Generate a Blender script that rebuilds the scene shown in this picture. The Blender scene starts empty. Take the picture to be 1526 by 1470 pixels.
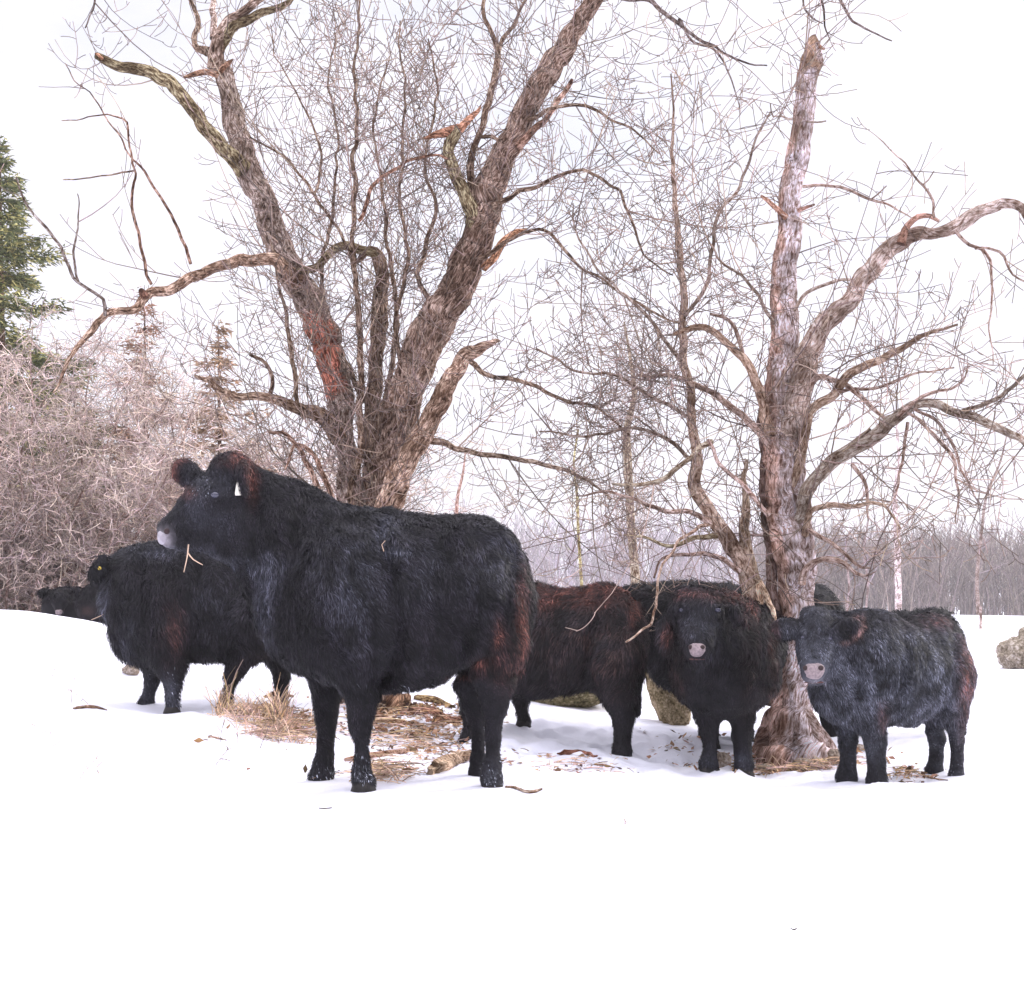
import bpy, math, random
import numpy as np
from mathutils import Vector, Matrix

# ------------------------------------------------------------------ camera, sky, sun, exposure
SC = bpy.context.scene
COL = SC.collection
F = 2000.0            # focal length in pixels of the 1526-pixel-wide photograph
CX, HY, CAMZ = 763.0, 850.0, 1.2
cam_d = bpy.data.cameras.new('camera'); cam = bpy.data.objects.new('camera', cam_d); COL.objects.link(cam)
cam_d.sensor_width = 36.0; cam_d.lens = F / 1526 * 36; cam_d.shift_y = (HY - 735) / 1526
cam_d.clip_start = 0.05; cam_d.clip_end = 3000
cam.location = (0, 0, CAMZ); cam.rotation_euler = (math.radians(90), 0, 0)
SC.camera = cam

SUN_EL, SUN_AZ = math.radians(34), math.radians(62)   # azimuth measured from +Y (view direction) towards +X
w = bpy.data.worlds.new('World'); SC.world = w; w.use_nodes = True
nt = w.node_tree; nt.nodes.clear()
n_out = nt.nodes.new('ShaderNodeOutputWorld'); n_bg = nt.nodes.new('ShaderNodeBackground')
n_sky = nt.nodes.new('ShaderNodeTexSky'); n_sky.sky_type = 'NISHITA'; n_sky.sun_disc = False
n_sky.sun_elevation = SUN_EL; n_sky.sun_rotation = SUN_AZ
n_sky.air_density = 1.0; n_sky.dust_density = 2.0; n_sky.ozone_density = 1.0
tc = nt.nodes.new('ShaderNodeTexCoord'); mp = nt.nodes.new('ShaderNodeMapping'); mp.inputs['Scale'].default_value = (1.2, 1.2, 4.0)
nz = nt.nodes.new('ShaderNodeTexNoise'); nz.inputs['Scale'].default_value = 2.3; nz.inputs['Detail'].default_value = 6
rp = nt.nodes.new('ShaderNodeValToRGB')
rp.color_ramp.elements[0].position = 0.32; rp.color_ramp.elements[0].color = (0.74, 0.74, 0.74, 1)
rp.color_ramp.elements[1].position = 0.52; rp.color_ramp.elements[1].color = (0.97, 0.97, 0.97, 1)
mx = nt.nodes.new('ShaderNodeMix'); mx.data_type = 'RGBA'
mx.inputs[7].default_value = (8.25, 8.1, 9.0, 1)      # thin bright cloud
nt.links.new(tc.outputs['Generated'], mp.inputs['Vector']); nt.links.new(mp.outputs['Vector'], nz.inputs['Vector'])
nt.links.new(nz.outputs['Fac'], rp.inputs['Fac']); nt.links.new(rp.outputs['Color'], mx.inputs[0])
nt.links.new(n_sky.outputs['Color'], mx.inputs[6])
# an overcast sky is brighter overhead than at the horizon
sx = nt.nodes.new('ShaderNodeSeparateXYZ'); nt.links.new(tc.outputs['Generated'], sx.inputs[0])
mr = nt.nodes.new('ShaderNodeMapRange'); mr.interpolation_type = 'SMOOTHSTEP'
for k_, v_ in (('From Min', .40), ('From Max', .95), ('To Min', 1.0), ('To Max', 3.2)): mr.inputs[k_].default_value = v_
nt.links.new(sx.outputs['Z'], mr.inputs['Value'])
sc_ = nt.nodes.new('ShaderNodeVectorMath'); sc_.operation = 'SCALE'; nt.links.new(mx.outputs[2], sc_.inputs[0]); nt.links.new(mr.outputs['Result'], sc_.inputs['Scale'])
nt.links.new(sc_.outputs['Vector'], n_bg.inputs['Color'])
n_bg.inputs['Strength'].default_value = 0.12
nt.links.new(n_bg.outputs['Background'], n_out.inputs['Surface'])

sd = bpy.data.lights.new('sun', 'SUN'); sd.energy = 2.0; sd.angle = math.radians(14); sd.color = (1.0, 0.95, 0.88)
so = bpy.data.objects.new('sun', sd); COL.objects.link(so)
sdir = Vector((math.sin(SUN_AZ) * math.cos(SUN_EL), math.cos(SUN_AZ) * math.cos(SUN_EL), math.sin(SUN_EL)))
so.rotation_euler = sdir.to_track_quat('Z', 'Y').to_euler(); so.location = (20, 10, 20)
SC.view_settings.view_transform = 'Standard'; SC.view_settings.look = 'None'
SC.view_settings.exposure = 0.22; SC.view_settings.gamma = 1.0
SC.cycles.max_bounces = 7; SC.cycles.diffuse_bounces = 4; SC.cycles.transparent_max_bounces = 4
SC.cycles.use_denoising = True

# ------------------------------------------------------------------ helpers
R = np.random.RandomState(7)

def P(x, y, D):
    return np.array(((x - CX) / F * D, D, CAMZ + (HY - y) / F * D))

def _hash(ix, iy, iz, seed):
    h = (ix * 374761393 + iy * 668265263 + iz * 2147483647 + seed * 1274126177) & 0xffffffff
    h = ((h ^ (h >> 13)) * 1274126177) & 0xffffffff
    return ((h ^ (h >> 16)) & 0xffff) / 32767.5 - 1.0

def noise3(p, scale=1.0, seed=0):
    p = np.asarray(p, dtype=np.float64) * scale + 1000.0
    i = np.floor(p).astype(np.int64); f = p - i; f = f * f * (3 - 2 * f)
    out = 0
    for dx in (0, 1):
        wx = f[..., 0] if dx else 1 - f[..., 0]
        for dy in (0, 1):
            wy = f[..., 1] if dy else 1 - f[..., 1]
            for dz in (0, 1):
                wz = f[..., 2] if dz else 1 - f[..., 2]
                out = out + wx * wy * wz * _hash(i[..., 0] + dx, i[..., 1] + dy, i[..., 2] + dz, seed)
    return out

def fbm(p, scale=1.0, seed=0, octv=3):
    a, o, t = 1.0, 0, 0
    for k in range(octv):
        o = o + a * noise3(p, scale * 2 ** k, seed + k * 17); t += a; a *= .5
    return o / t

def mesh_obj(name, V, quads=None, tris=None, mat=None, parent=None, smooth=True, col=None, uv=None):
    me = bpy.data.meshes.new(name)
    V = np.array(V, dtype=np.float64).reshape(-1, 3)
    pp = parent
    while pp is not None: V -= np.array(pp.location); pp = pp.parent
    V = V.astype(np.float32)
    q = np.asarray(quads if quads is not None else [], dtype=np.int32).reshape(-1, 4)
    t = np.asarray(tris if tris is not None else [], dtype=np.int32).reshape(-1, 3)
    me.vertices.add(len(V)); me.vertices.foreach_set('co', V.ravel())
    nl = len(q) * 4 + len(t) * 3
    me.loops.add(nl); me.loops.foreach_set('vertex_index', np.concatenate([q.ravel(), t.ravel()]).astype(np.int32))
    me.polygons.add(len(q) + len(t))
    ls = np.concatenate([np.arange(len(q)) * 4, len(q) * 4 + np.arange(len(t)) * 3]).astype(np.int32)
    me.polygons.foreach_set('loop_start', ls)
    me.update(calc_edges=True)
    if smooth: me.polygons.foreach_set('use_smooth', np.ones(len(q) + len(t), dtype=bool))
    if col is not None:
        a = me.color_attributes.new('tint', 'FLOAT_COLOR', 'POINT')
        c = np.ones((len(V), 4), dtype=np.float32); c[:, :3] = col; a.data.foreach_set('color', c.ravel())
    if uv is not None:
        l = me.uv_layers.new(name='UVMap')
        l.data.foreach_set('uv', np.asarray(uv, dtype=np.float32)[np.concatenate([q.ravel(), t.ravel()])].ravel())
    me.validate()
    if mat: me.materials.append(mat)
    o = bpy.data.objects.new(name, me); COL.objects.link(o)
    if parent is not None: o.parent = parent
    return o

def tag(o, label=None, cat=None, group=None, kind=None):
    if label: o['label'] = label
    if cat: o['category'] = cat
    if group: o['group'] = group
    if kind: o['kind'] = kind
    return o

def empty(name, loc, label, cat, group=None):
    o = bpy.data.objects.new(name, None); COL.objects.link(o); o.location = loc; o.empty_display_size = .2
    return tag(o, label, cat, group)

# ------------------------------------------------------------------ materials
def new_mat(name, rough=.8, spec=.3):
    m = bpy.data.materials.new(name); m.use_nodes = True
    b = m.node_tree.nodes['Principled BSDF']
    b.inputs['Roughness'].default_value = rough; b.inputs['Specular IOR Level'].default_value = spec
    return m, m.node_tree, b

def N(nt, t, **kw):
    n = nt.nodes.new(t)
    for k, v in kw.items():
        if k in n.inputs: n.inputs[k].default_value = v
        else: setattr(n, k, v)
    return n

def ramp(nt, fac, stops):
    r = nt.nodes.new('ShaderNodeValToRGB'); e = r.color_ramp.elements
    while len(e) < len(stops): e.new(.5)
    for k, (p, c) in enumerate(stops): e[k].position = p; e[k].color = (*c, 1)
    nt.links.new(fac, r.inputs['Fac']); return r.outputs['Color']

def attr_mat(name, rough, spec, var=.35, scale=30.0, sheen=0.0):
    m, nt, b = new_mat(name, rough, spec)
    a = N(nt, 'ShaderNodeAttribute', attribute_name='tint')
    tc = N(nt, 'ShaderNodeTexCoord')
    n = N(nt, 'ShaderNodeTexNoise', Scale=scale, Detail=4.0)
    nt.links.new(tc.outputs['Object'], n.inputs['Vector'])
    mr = N(nt, 'ShaderNodeMapRange'); mr.inputs['From Min'].default_value = .3; mr.inputs['From Max'].default_value = .7
    mr.inputs['To Min'].default_value = 1 - var; mr.inputs['To Max'].default_value = 1 + var
    nt.links.new(n.outputs['Fac'], mr.inputs['Value'])
    mu = N(nt, 'ShaderNodeVectorMath', operation='SCALE')
    nt.links.new(a.outputs['Color'], mu.inputs[0]); nt.links.new(mr.outputs['Result'], mu.inputs['Scale'])
    nt.links.new(mu.outputs['Vector'], b.inputs['Base Color'])
    if sheen: b.inputs['Sheen Weight'].default_value = sheen; b.inputs['Sheen Roughness'].default_value = .4
    return m

M_COAT = attr_mat('coat_hair', .52, .22, .25, 40)
M_SKIN = attr_mat('hide', .7, .2, .3, 60)
M_TWIG = attr_mat('twig_bark', .8, .2, .4, 9)
M_NEEDLE = attr_mat('needles', .7, .3, .4, 6)
M_STRAW = attr_mat('straw', .8, .2, .35, 14)

def bark_mat(name, dark, mid, light, patch=None, sc=1.0):
    m, nt, b = new_mat(name, .9, .15)
    uv = N(nt, 'ShaderNodeUVMap', uv_map='UVMap')
    mp = N(nt, 'ShaderNodeMapping'); mp.inputs['Scale'].default_value = (66 * sc, 21 * sc, 1)
    nt.links.new(uv.outputs['UV'], mp.inputs['Vector'])
    n1 = N(nt, 'ShaderNodeTexNoise', Scale=1.0, Detail=7.0, Distortion=.7, Roughness=.7); nt.links.new(mp.outputs['Vector'], n1.inputs['Vector'])
    tc = N(nt, 'ShaderNodeTexCoord')
    n2 = N(nt, 'ShaderNodeTexNoise', Scale=5.0, Detail=5.0, Roughness=.6); nt.links.new(tc.outputs['Object'], n2.inputs['Vector'])
    fc = ramp(nt, n1.outputs['Fac'], [(.38, dark), (.49, mid), (.60, light)])
    f2 = ramp(nt, n2.outputs['Fac'], [(.38, (.42, .36, .32)), (.60, (1.35, 1.32, 1.36))])
    mu = N(nt, 'ShaderNodeMix', data_type='RGBA', blend_type='MULTIPLY'); mu.inputs[0].default_value = 1
    nt.links.new(fc, mu.inputs[6]); nt.links.new(f2, mu.inputs[7])
    a = N(nt, 'ShaderNodeAttribute', attribute_name='tint')
    m3 = N(nt, 'ShaderNodeMix', data_type='RGBA', blend_type='MULTIPLY'); m3.inputs[0].default_value = 1
    nt.links.new(mu.outputs[2], m3.inputs[6]); nt.links.new(a.outputs['Color'], m3.inputs[7])
    nt.links.new(m3.outputs[2], b.inputs['Base Color'])
    bp = N(nt, 'ShaderNodeBump', Strength=1.0, Distance=.04)
    nt.links.new(n1.outputs['Fac'], bp.inputs['Height']); nt.links.new(bp.outputs['Normal'], b.inputs['Normal'])
    return m

M_BARK_A = bark_mat('old_bark', (.040, .026, .019), (.26, .175, .125), (.78, .68, .60))
M_BARK_B = bark_mat('bleached_bark', (.13, .070, .042), (.50, .41, .36), (.90, .88, .90))

def snow_mat():
    m, nt, b = new_mat('snow', .6, .2)
    b.inputs['Base Color'].default_value = (.79, .79, .87, 1)
    tc = N(nt, 'ShaderNodeTexCoord')
    n = N(nt, 'ShaderNodeTexNoise', Scale=9.0, Detail=8.0); nt.links.new(tc.outputs['Object'], n.inputs['Vector'])
    n2 = N(nt, 'ShaderNodeTexNoise', Scale=120.0, Detail=3.0); nt.links.new(tc.outputs['Object'], n2.inputs['Vector'])
    ad = N(nt, 'ShaderNodeMath', operation='MULTIPLY_ADD'); ad.inputs[1].default_value = .12
    nt.links.new(n2.outputs['Fac'], ad.inputs[0]); nt.links.new(n.outputs['Fac'], ad.inputs[2])
    bp = N(nt, 'ShaderNodeBump', Strength=.5, Distance=.04); nt.links.new(ad.outputs[0], bp.inputs['Height'])
    nt.links.new(bp.outputs['Normal'], b.inputs['Normal'])
    return m
M_SNOW = snow_mat()

def rock_mat(name, c0, c1, c2, scale=6):
    m, nt, b = new_mat(name, .95, .1)
    tc = N(nt, 'ShaderNodeTexCoord')
    n = N(nt, 'ShaderNodeTexNoise', Scale=scale, Detail=9.0, Roughness=.7); nt.links.new(tc.outputs['Object'], n.inputs['Vector'])
    v = N(nt, 'ShaderNodeTexNoise', Scale=scale * 7, Detail=4.0); nt.links.new(tc.outputs['Object'], v.inputs['Vector'])
    ad = N(nt, 'ShaderNodeMath', operation='ADD'); nt.links.new(n.outputs['Fac'], ad.inputs[0]); nt.links.new(v.outputs['Fac'], ad.inputs[1])
    hf = N(nt, 'ShaderNodeMath', operation='MULTIPLY'); hf.inputs[1].default_value = .5; nt.links.new(ad.outputs[0], hf.inputs[0])
    nt.links.new(ramp(nt, hf.outputs[0], [(.38, c0), (.5, c1), (.62, c2)]), b.inputs['Base Color'])
    bp = N(nt, 'ShaderNodeBump', Strength=1.0, Distance=.04); nt.links.new(hf.outputs[0], bp.inputs['Height'])
    nt.links.new(bp.outputs['Normal'], b.inputs['Normal'])
    return m
M_ROCK = rock_mat('mossy_rock', (.045, .04, .02), (.19, .16, .08), (.44, .36, .24))
M_BOULDER = rock_mat('lichened_boulder', (.10, .08, .05), (.30, .25, .19), (.60, .53, .47), 5)
M_TUSSOCK = rock_mat('grassy_rock', (.07, .055, .025), (.30, .23, .13), (.58, .47, .33), 8)
M_STONE = rock_mat('tan_stone', (.12, .09, .07), (.34, .27, .21), (.58, .50, .44), 9)

def flat_mat(name, c, rough=.6, spec=.3, amp=.2, sc=60):
    m, nt, b = new_mat(name, rough, spec)
    tc = N(nt, 'ShaderNodeTexCoord'); n = N(nt, 'ShaderNodeTexNoise', Scale=sc, Detail=3.0)
    nt.links.new(tc.outputs['Object'], n.inputs['Vector'])
    nt.links.new(ramp(nt, n.outputs['Fac'], [(.3, tuple(v * (1 - amp) for v in c)), (.7, tuple(min(1, v * (1 + amp)) for v in c))]), b.inputs['Base Color'])
    bp = N(nt, 'ShaderNodeBump', Strength=.3, Distance=.003); nt.links.new(n.outputs['Fac'], bp.inputs['Height']); nt.links.new(bp.outputs['Normal'], b.inputs['Normal'])
    return m
M_NOSE = flat_mat('nose_skin', (.25, .195, .20), .45, .4, .3, 80)
M_NOSE_PALE = flat_mat('pale_nose_skin', (.33, .30, .33), .42, .5, .15, 60)
M_NOSTRIL = flat_mat('nostril', (.03, .015, .015), .6)
M_LIP = flat_mat('lip_skin', (.10, .04, .035), .5)
M_EYE = flat_mat('eyeball', (.026, .026, .05), .08, .8, .05)
M_HOOF = flat_mat('hoof_horn', (.022, .019, .018), .7, .3, .5, 30)
M_TAG_W = flat_mat('white_tag', (.80, .76, .66), .4, .4, .04)
M_TAG_Y = flat_mat('yellow_tag', (.75, .55, .06), .4, .4, .04)

# ------------------------------------------------------------------ cattle data (points are x, y of the photograph and a depth offset in the same unit)
# a prim: ('c', (x,y,d), r0, (x,y,d), r1, depth_scale, blend)  or  ('e', (x,y,d), (rx,ry,rd), tilt_deg, blend)
# leg: list of (x, y, d, r); the last point is the hoof
BLK = (.0082, .0068, .0096); GREY = (.062, .064, .084); RED = (.19, .068, .050); BRN = (.045, .025, .022); PINK = (.34, .19, .17); FROST = (.42, .44, .52); PALE = (.34, .31, .335); GREYC = (.092, .097, .122)

COWS = []
COWS.append(dict(name='cow', D=6.1, cell=.0115, hairs=180000, hl=8.5, comb=(.55, 0, -1),
  label='large black shaggy cow standing side-on with pale muzzle, nearest to the viewer', parts_pale=True,
  creases=[([(566, 790), (578, 850), (592, 920), (590, 965), (572, 1010)], 13, 11), ([(762, 820), (760, 880), (748, 935), (722, 975), (680, 1004)], 7, 10), ([(455, 748), (440, 800), (430, 860), (452, 930)], 7, 14), ([(372, 715), (385, 770), (372, 830), (350, 850)], 7, 10), ([(600, 800), (690, 800)], -4, 22), ([(620, 860), (640, 940)], 5, 26), ([(520, 1000), (498, 960), (480, 930)], 8, 9)],
  prims=[('c', (515, 893, 0), 128, (600, 899, 0), 127, .80, 30), ('c', (600, 899, 0), 127, (680, 885, 0), 108, .84, 30),
         ('e', (699, 866, 0), (75, 92, 88), 0, 38), ('e', (722, 905, 0), (49, 92, 80), 0, 32), ('e', (716, 955, -58), (30, 46, 32), 0, 22), ('e', (742, 805, -40), (24, 20, 24), 0, 18),
         ('c', (500, 862, 0), 106, (425, 805, 0), 80, .72, 45), ('c', (425, 800, 0), 78, (365, 765, 0), 68, .62, 35),
         ('c', (486, 905, 0), 90, (450, 930, 0), 50, .78, 35), ('c', (430, 880, 0), 52, (378, 815, 0), 42, .66, 28),
         ('e', (500, 905, -66), (52, 100, 42), 0, 40), ('e', (500, 905, 66), (52, 100, 42), 0, 40),
         ('e', (338, 760, 0), (56, 76, 41), 10, 25), ('c', (312, 768, 0), 54, (278, 790, 0), 35, .62, 25),
         ('c', (285, 785, 0), 35, (260, 794, 0), 26, .80, 18), ('e', (254, 798, 0), (18, 22, 20), 0, 8), ('e', (262, 812, 0), (18, 11, 16), 0, 8), ('c', (318, 728, -28), 7, (300, 740, -27), 5, 1, 6),
         ('e', (346, 700, 0), (32, 26, 36), 0, 15),
         ('c', (306, 716, 26), 11, (284, 706, 52), 15, .6, 8), ('e', (276, 704, 58), (21, 25, 8), -30, 8),
         ('c', (356, 690, -30), 10, (364, 708, -46), 13, .8, 8), ('e', (366, 722, -50), (13, 30, 9), -10, 8),
         ('e', (322, 731, -30), (15, 9, 10), 20, 8)],
  legs=[[(500, 930, -58, 55), (530, 985, -62, 40), (538, 1035, -63, 27), (537, 1085, -63, 19), (540, 1130, -63, 16), (541, 1165, -63, 19)],
        [(482, 940, 55, 50), (484, 985, 58, 37), (486, 1035, 60, 26), (486, 1080, 60, 18), (485, 1125, 60, 15.5), (480, 1153, 60, 19)],
        [(735, 900, -45, 62), (738, 960, -52, 47), (736, 1005, -55, 33), (736, 1055, -55, 23), (735, 1100, -55, 15), (734, 1140, -55, 14), (733, 1163, -55, 17)],
        [(725, 900, 45, 60), (712, 970, 50, 42), (704, 1015, 52, 30), (704, 1050, 52, 21), (713, 1095, 52, 14), (711, 1130, 52, 13), (712, 1153, 52, 15)]],
  tints=[((777, 925), (8, 75), RED, .50), ((245, 802), (12, 17), PALE, 1.5), ((260, 818), (22, 5), GREYC, .6), ((757, 985), (24, 40), RED, .22), ((740, 950), (7, 26), RED, .45), ((722, 988), (16, 9), RED, .4), ((690, 1008), (22, 6), RED, .3), ((350, 682), (28, 12), RED, .6),
         ((257, 702), (8, 26), RED, 1.0), ((268, 684), (14, 6), RED, .7), ((279, 733), (12, 9), RED, .7), ((375, 712), (9, 32), RED, .7),
         ((575, 790), (30, 20), GREY, .7), ((590, 822), (24, 7), GREY, .8), ((620, 1025), (80, 8), FROST, .05), ((538, 1155), (22, 35), FROST, .14), ((484, 1160), (22, 22), FROST, .12), ((735, 1165), (20, 25), FROST, .18),
         ((525, 860), (50, 100), GREY, .42), ((640, 850), (60, 50), GREY, .18), ((725, 850), (30, 60), GREY, .25), ((300, 720), (60, 50), GREY, .3), ((320, 840), (90, 18), GREY, .9), ((300, 785), (50, 45), GREY, .30), ((305, 728), (16, 12), FROST, .10), ((395, 900), (16, 70), GREY, .9), ((762, 815), (40, 30), GREY, .5)],  # grey down the throat is rim light painted into the coat; shoulder lightened likewise
  short=[((310, 770), (90, 90), .42)],
  eye=[(321, 738, 7.0)], nose=dict(c=(246, 800), r=(11, 14), nostril=[(249, 792, 5.0)]), nose_mat='pale', tail=[(776, 830), (782, 900), (780, 960), (775, 1000)], tail_d=-6,
  tag=dict(at=(357, 729), size=(9, 21), mat='w')))

COWS.append(dict(name='cow', D=9.4, cell=.014, hairs=50000, hl=9, comb=(.3, 0, -1),
  label='black shaggy cow with a yellow ear stud, turned away behind the big side-on cow',
  creases=[([(212, 850), (215, 900), (225, 950)], 7, 11), ([(300, 850), (300, 920), (285, 975)], 8, 11)],
  prims=[('c', (262, 902, 0), 86, (360, 905, 20), 84, .82, 30), ('e', (395, 895, 30), (60, 80, 70), 0, 30),
         ('c', (262, 885, 0), 78, (215, 868, 0), 58, .8, 35), ('c', (225, 915, 0), 62, (215, 945, 0), 42, .8, 35),
         ('c', (205, 868, 0), 52, (186, 862, 12), 32, .8, 25), ('c', (190, 866, 14), 31, (170, 908, 30), 21, .8, 18), ('c', (205, 915, 0), 45, (198, 955, 0), 28, .8, 30), ('e', (166, 914, 32), (15, 14, 16), 0, 10),
         ('e', (186, 842, 8), (20, 16, 20), 0, 12),
         ('c', (172, 862, -6), 11, (154, 852, -20), 13, .8, 5), ('e', (146, 845, -26), (15, 28, 9), 32, 5)],
  legs=[[(245, 940, -35, 44), (252, 990, -38, 28), (257, 1020, -38, 18), (256, 1040, -38, 14), (256, 1054, -38, 13)],
        [(225, 940, 35, 42), (228, 985, 35, 26), (227, 1015, 35, 17), (222, 1035, 35, 13), (218, 1047, 35, 13)],
        [(380, 925, -25, 50), (362, 975, -25, 26), (346, 1010, -25, 15), (341, 1035, -25, 11), (336, 1052, -25, 12)],
        [(410, 925, 55, 50), (415, 975, 55, 28), (420, 1010, 55, 16), (419, 1035, 55, 11), (417, 1047, 55, 12)]],
  tints=[((258, 940), (16, 50), RED, .18), ((240, 820), (60, 12), GREY, .6), ((190, 945), (14, 50), GREY, .4), ((310, 900), (40, 60), GREY, .15), ((152, 890), (10, 50), GREY, .7), ((132, 828), (8, 9), RED, .7),
         ((256, 1040), (14, 30), GREY, .8), ((220, 1040), (14, 26), GREY, .8), ((256, 1035), (18, 40), FROST, .05)],
  short=[], eye=[], nose=None, tail=None, tag=dict(at=(150, 847), size=(5, 5), mat='y')))

COWS.append(dict(name='cow', D=9.0, cell=.014, hairs=52000, hl=9, comb=(-.5, 0, -1),
  label='dark reddish brown cow, head hidden behind the big side-on cow',
  creases=[([(900, 900), (880, 960), (878, 1010), (890, 1040)], 10, 10), ([(820, 900), (818, 1000)], 6, 14)],
  prims=[('c', (880, 952, 0), 76, (800, 957, 30), 82, .85, 30), ('c', (800, 957, 30), 80, (735, 945, 60), 74, .85, 30),
         ('e', (900, 938, -5), (53, 58, 66), 0, 35), ('e', (915, 975, -5), (38, 70, 60), 0, 30),
         ('c', (735, 930, 60), 60, (690, 925, 85), 40, .8, 35), ('c', (690, 925, 85), 34, (662, 960, 100), 18, .8, 20)],
  legs=[[(915, 980, -45, 46), (920, 1030, -45, 32), (928, 1065, -45, 20), (926, 1095, -45, 14), (925, 1121, -45, 15)],
        [(905, 980, 35, 40), (900, 1020, 38, 26), (915, 1050, 38, 18), (922, 1085, 38, 12), (924, 1105, 38, 13)],
        [(735, 985, 20, 40), (705, 1035, 20, 24), (698, 1065, 20, 15), (697, 1090, 20, 11), (696, 1103, 20, 12)],
        [(770, 985, 110, 36), (776, 1015, 112, 24), (776, 1045, 112, 15), (777, 1062, 112, 12), (779, 1074, 112, 13)]],
  tints=[((850, 950), (140, 90), BRN, .45), ((930, 985), (30, 40), BRN, .5), ((840, 880), (140, 9), RED, .75), ((860, 898), (60, 9), RED, .35), ((944, 905), (9, 30), RED, .7), ((805, 897), (40, 10), RED, .35)],
  short=[], eye=[], nose=None, tail=[(952, 900), (957, 950), (953, 1010), (949, 1062)], tail_d=-20, tag=None))

COWS.append(dict(name='cow', D=10.0, cell=.018, hairs=26000, hl=9, comb=(-.3, 0, -1),
  label='black cow standing behind the front-facing bull, only its back and flank showing',
  prims=[('c', (1080, 945, 20), 72, (1010, 942, 0), 70, .85, 30), ('c', (1010, 930, 0), 62, (968, 915, -10), 44, .8, 30), ('e', (942, 884, -10), (20, 14, 20), 0, 12),
         ('c', (1030, 985, 0), 55, (1045, 1010, 0), 50, .8, 30), ('c', (1090, 940, 20), 66, (1120, 940, 20), 50, .8, 30)],
  legs=[[(1050, 1000, -20, 30), (1052, 1045, -20, 18), (1052, 1085, -20, 13), (1052, 1100, -20, 13)],
        [(1065, 1000, 40, 30), (1064, 1040, 40, 18), (1064, 1075, 40, 12), (1064, 1095, 40, 13)],
        [(1105, 980, -20, 38), (1103, 1040, -20, 18), (1103, 1075, -20, 12), (1103, 1100, -20, 13)],
        [(1110, 980, 40, 38), (1112, 1040, 40, 18), (1112, 1070, 40, 12), (1112, 1095, 40, 13)]],
  tints=[((998, 880), (60, 10), BRN, .3)], short=[], eye=[], nose=None, tail=None, tag=None))

COWS.append(dict(name='bull', D=8.6, cell=.013, hairs=80000, hl=9.5, comb=(0, 0, -1),
  label='stocky black bull with reddish back facing the viewer, pink nose, left of the pale trunk', cat='bull',
  prims=[('e', (1080, 987, 0), (72, 86, 72), 0, 35), ('c', (1086, 977, 20), 69, (1112, 958, 170), 66, 1.0, 40),
         ('e', (1112, 965, 230), (50, 78, 70), 0, 40), ('e', (1112, 985, 60), (42, 68, 78), 0, 30),
         ('c', (1075, 950, -10), 62, (1052, 940, -60), 54, .9, 40), ('c', (1060, 1010, -25), 52, (1050, 980, -50), 45, .9, 35),
         ('e', (1043, 912, -115), (39, 32, 32), 0, 12), ('c', (1042, 918, -120), 34, (1039, 955, -146), 24, .85, 12), ('c', (1039, 955, -146), 24, (1038, 972, -158), 20, .8, 8),
         ('c', (1041, 940, -105), 32, (1045, 970, -85), 28, .8, 14), ('e', (1046, 888, -106), (36, 13, 26), 0, 10),
         ('c', (1010, 904, -108), 9, (998, 920, -108), 12, .8, 5), ('e', (993, 944, -108), (13, 28, 8), -10, 6),
         ('c', (1078, 902, -108), 9, (1094, 908, -108), 12, .8, 5), ('e', (1101, 921, -108), (20, 13, 8), 35, 6),
         ('e', (1017, 903, -141), (11, 5, 6), 10, 4), ('e', (1069, 903, -141), (11, 5, 6), -10, 4)],
  legs=[[(1052, 1020, 0, 46), (1056, 1060, 0, 28), (1059, 1095, 0, 18), (1058, 1120, 0, 15), (1057, 1141, 0, 17)],
        [(1108, 1020, 10, 46), (1104, 1060, 10, 30), (1102, 1095, 10, 20), (1104, 1120, 10, 17), (1107, 1144, 10, 17)],
        [(1080, 1000, 230, 38), (1064, 1050, 235, 20), (1062, 1085, 235, 13), (1062, 1106, 235, 13)],
        [(1125, 1000, 230, 38), (1112, 1050, 235, 20), (1110, 1085, 235, 13), (1108, 1106, 235, 13)]],
  tints=[((1118, 905), (10, 24), RED, .35), ((1148, 948), (6, 34), RED, .4), ((1095, 890), (30, 7), RED, .4), ((994, 948), (7, 16), RED, .7), ((1040, 884), (32, 6), RED, .2),
         ((1120, 1000), (20, 80), BRN, .3), ((1008, 1010), (14, 60), BRN, .6), ((1043, 925), (30, 45), GREY, .45), ((1045, 888), (34, 8), RED, .25), ((985, 975), (12, 40), GREY, .35), ((1150, 1010), (10, 40), BRN, .8), ((1058, 1135), (16, 24), GREY, .7), ((1106, 1138), (16, 24), GREY, .7)],
  short=[((1042, 925), (50, 50), .55)],
  eye=[(1017, 909, 5), (1069, 909, 5)], nose=dict(c=(1038, 969), r=(14, 11), nostril=[(1029, 965.5, 3.3), (1047, 965.5, 3.3)]), nose_mat='pink', tail=None, tag=None))

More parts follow.
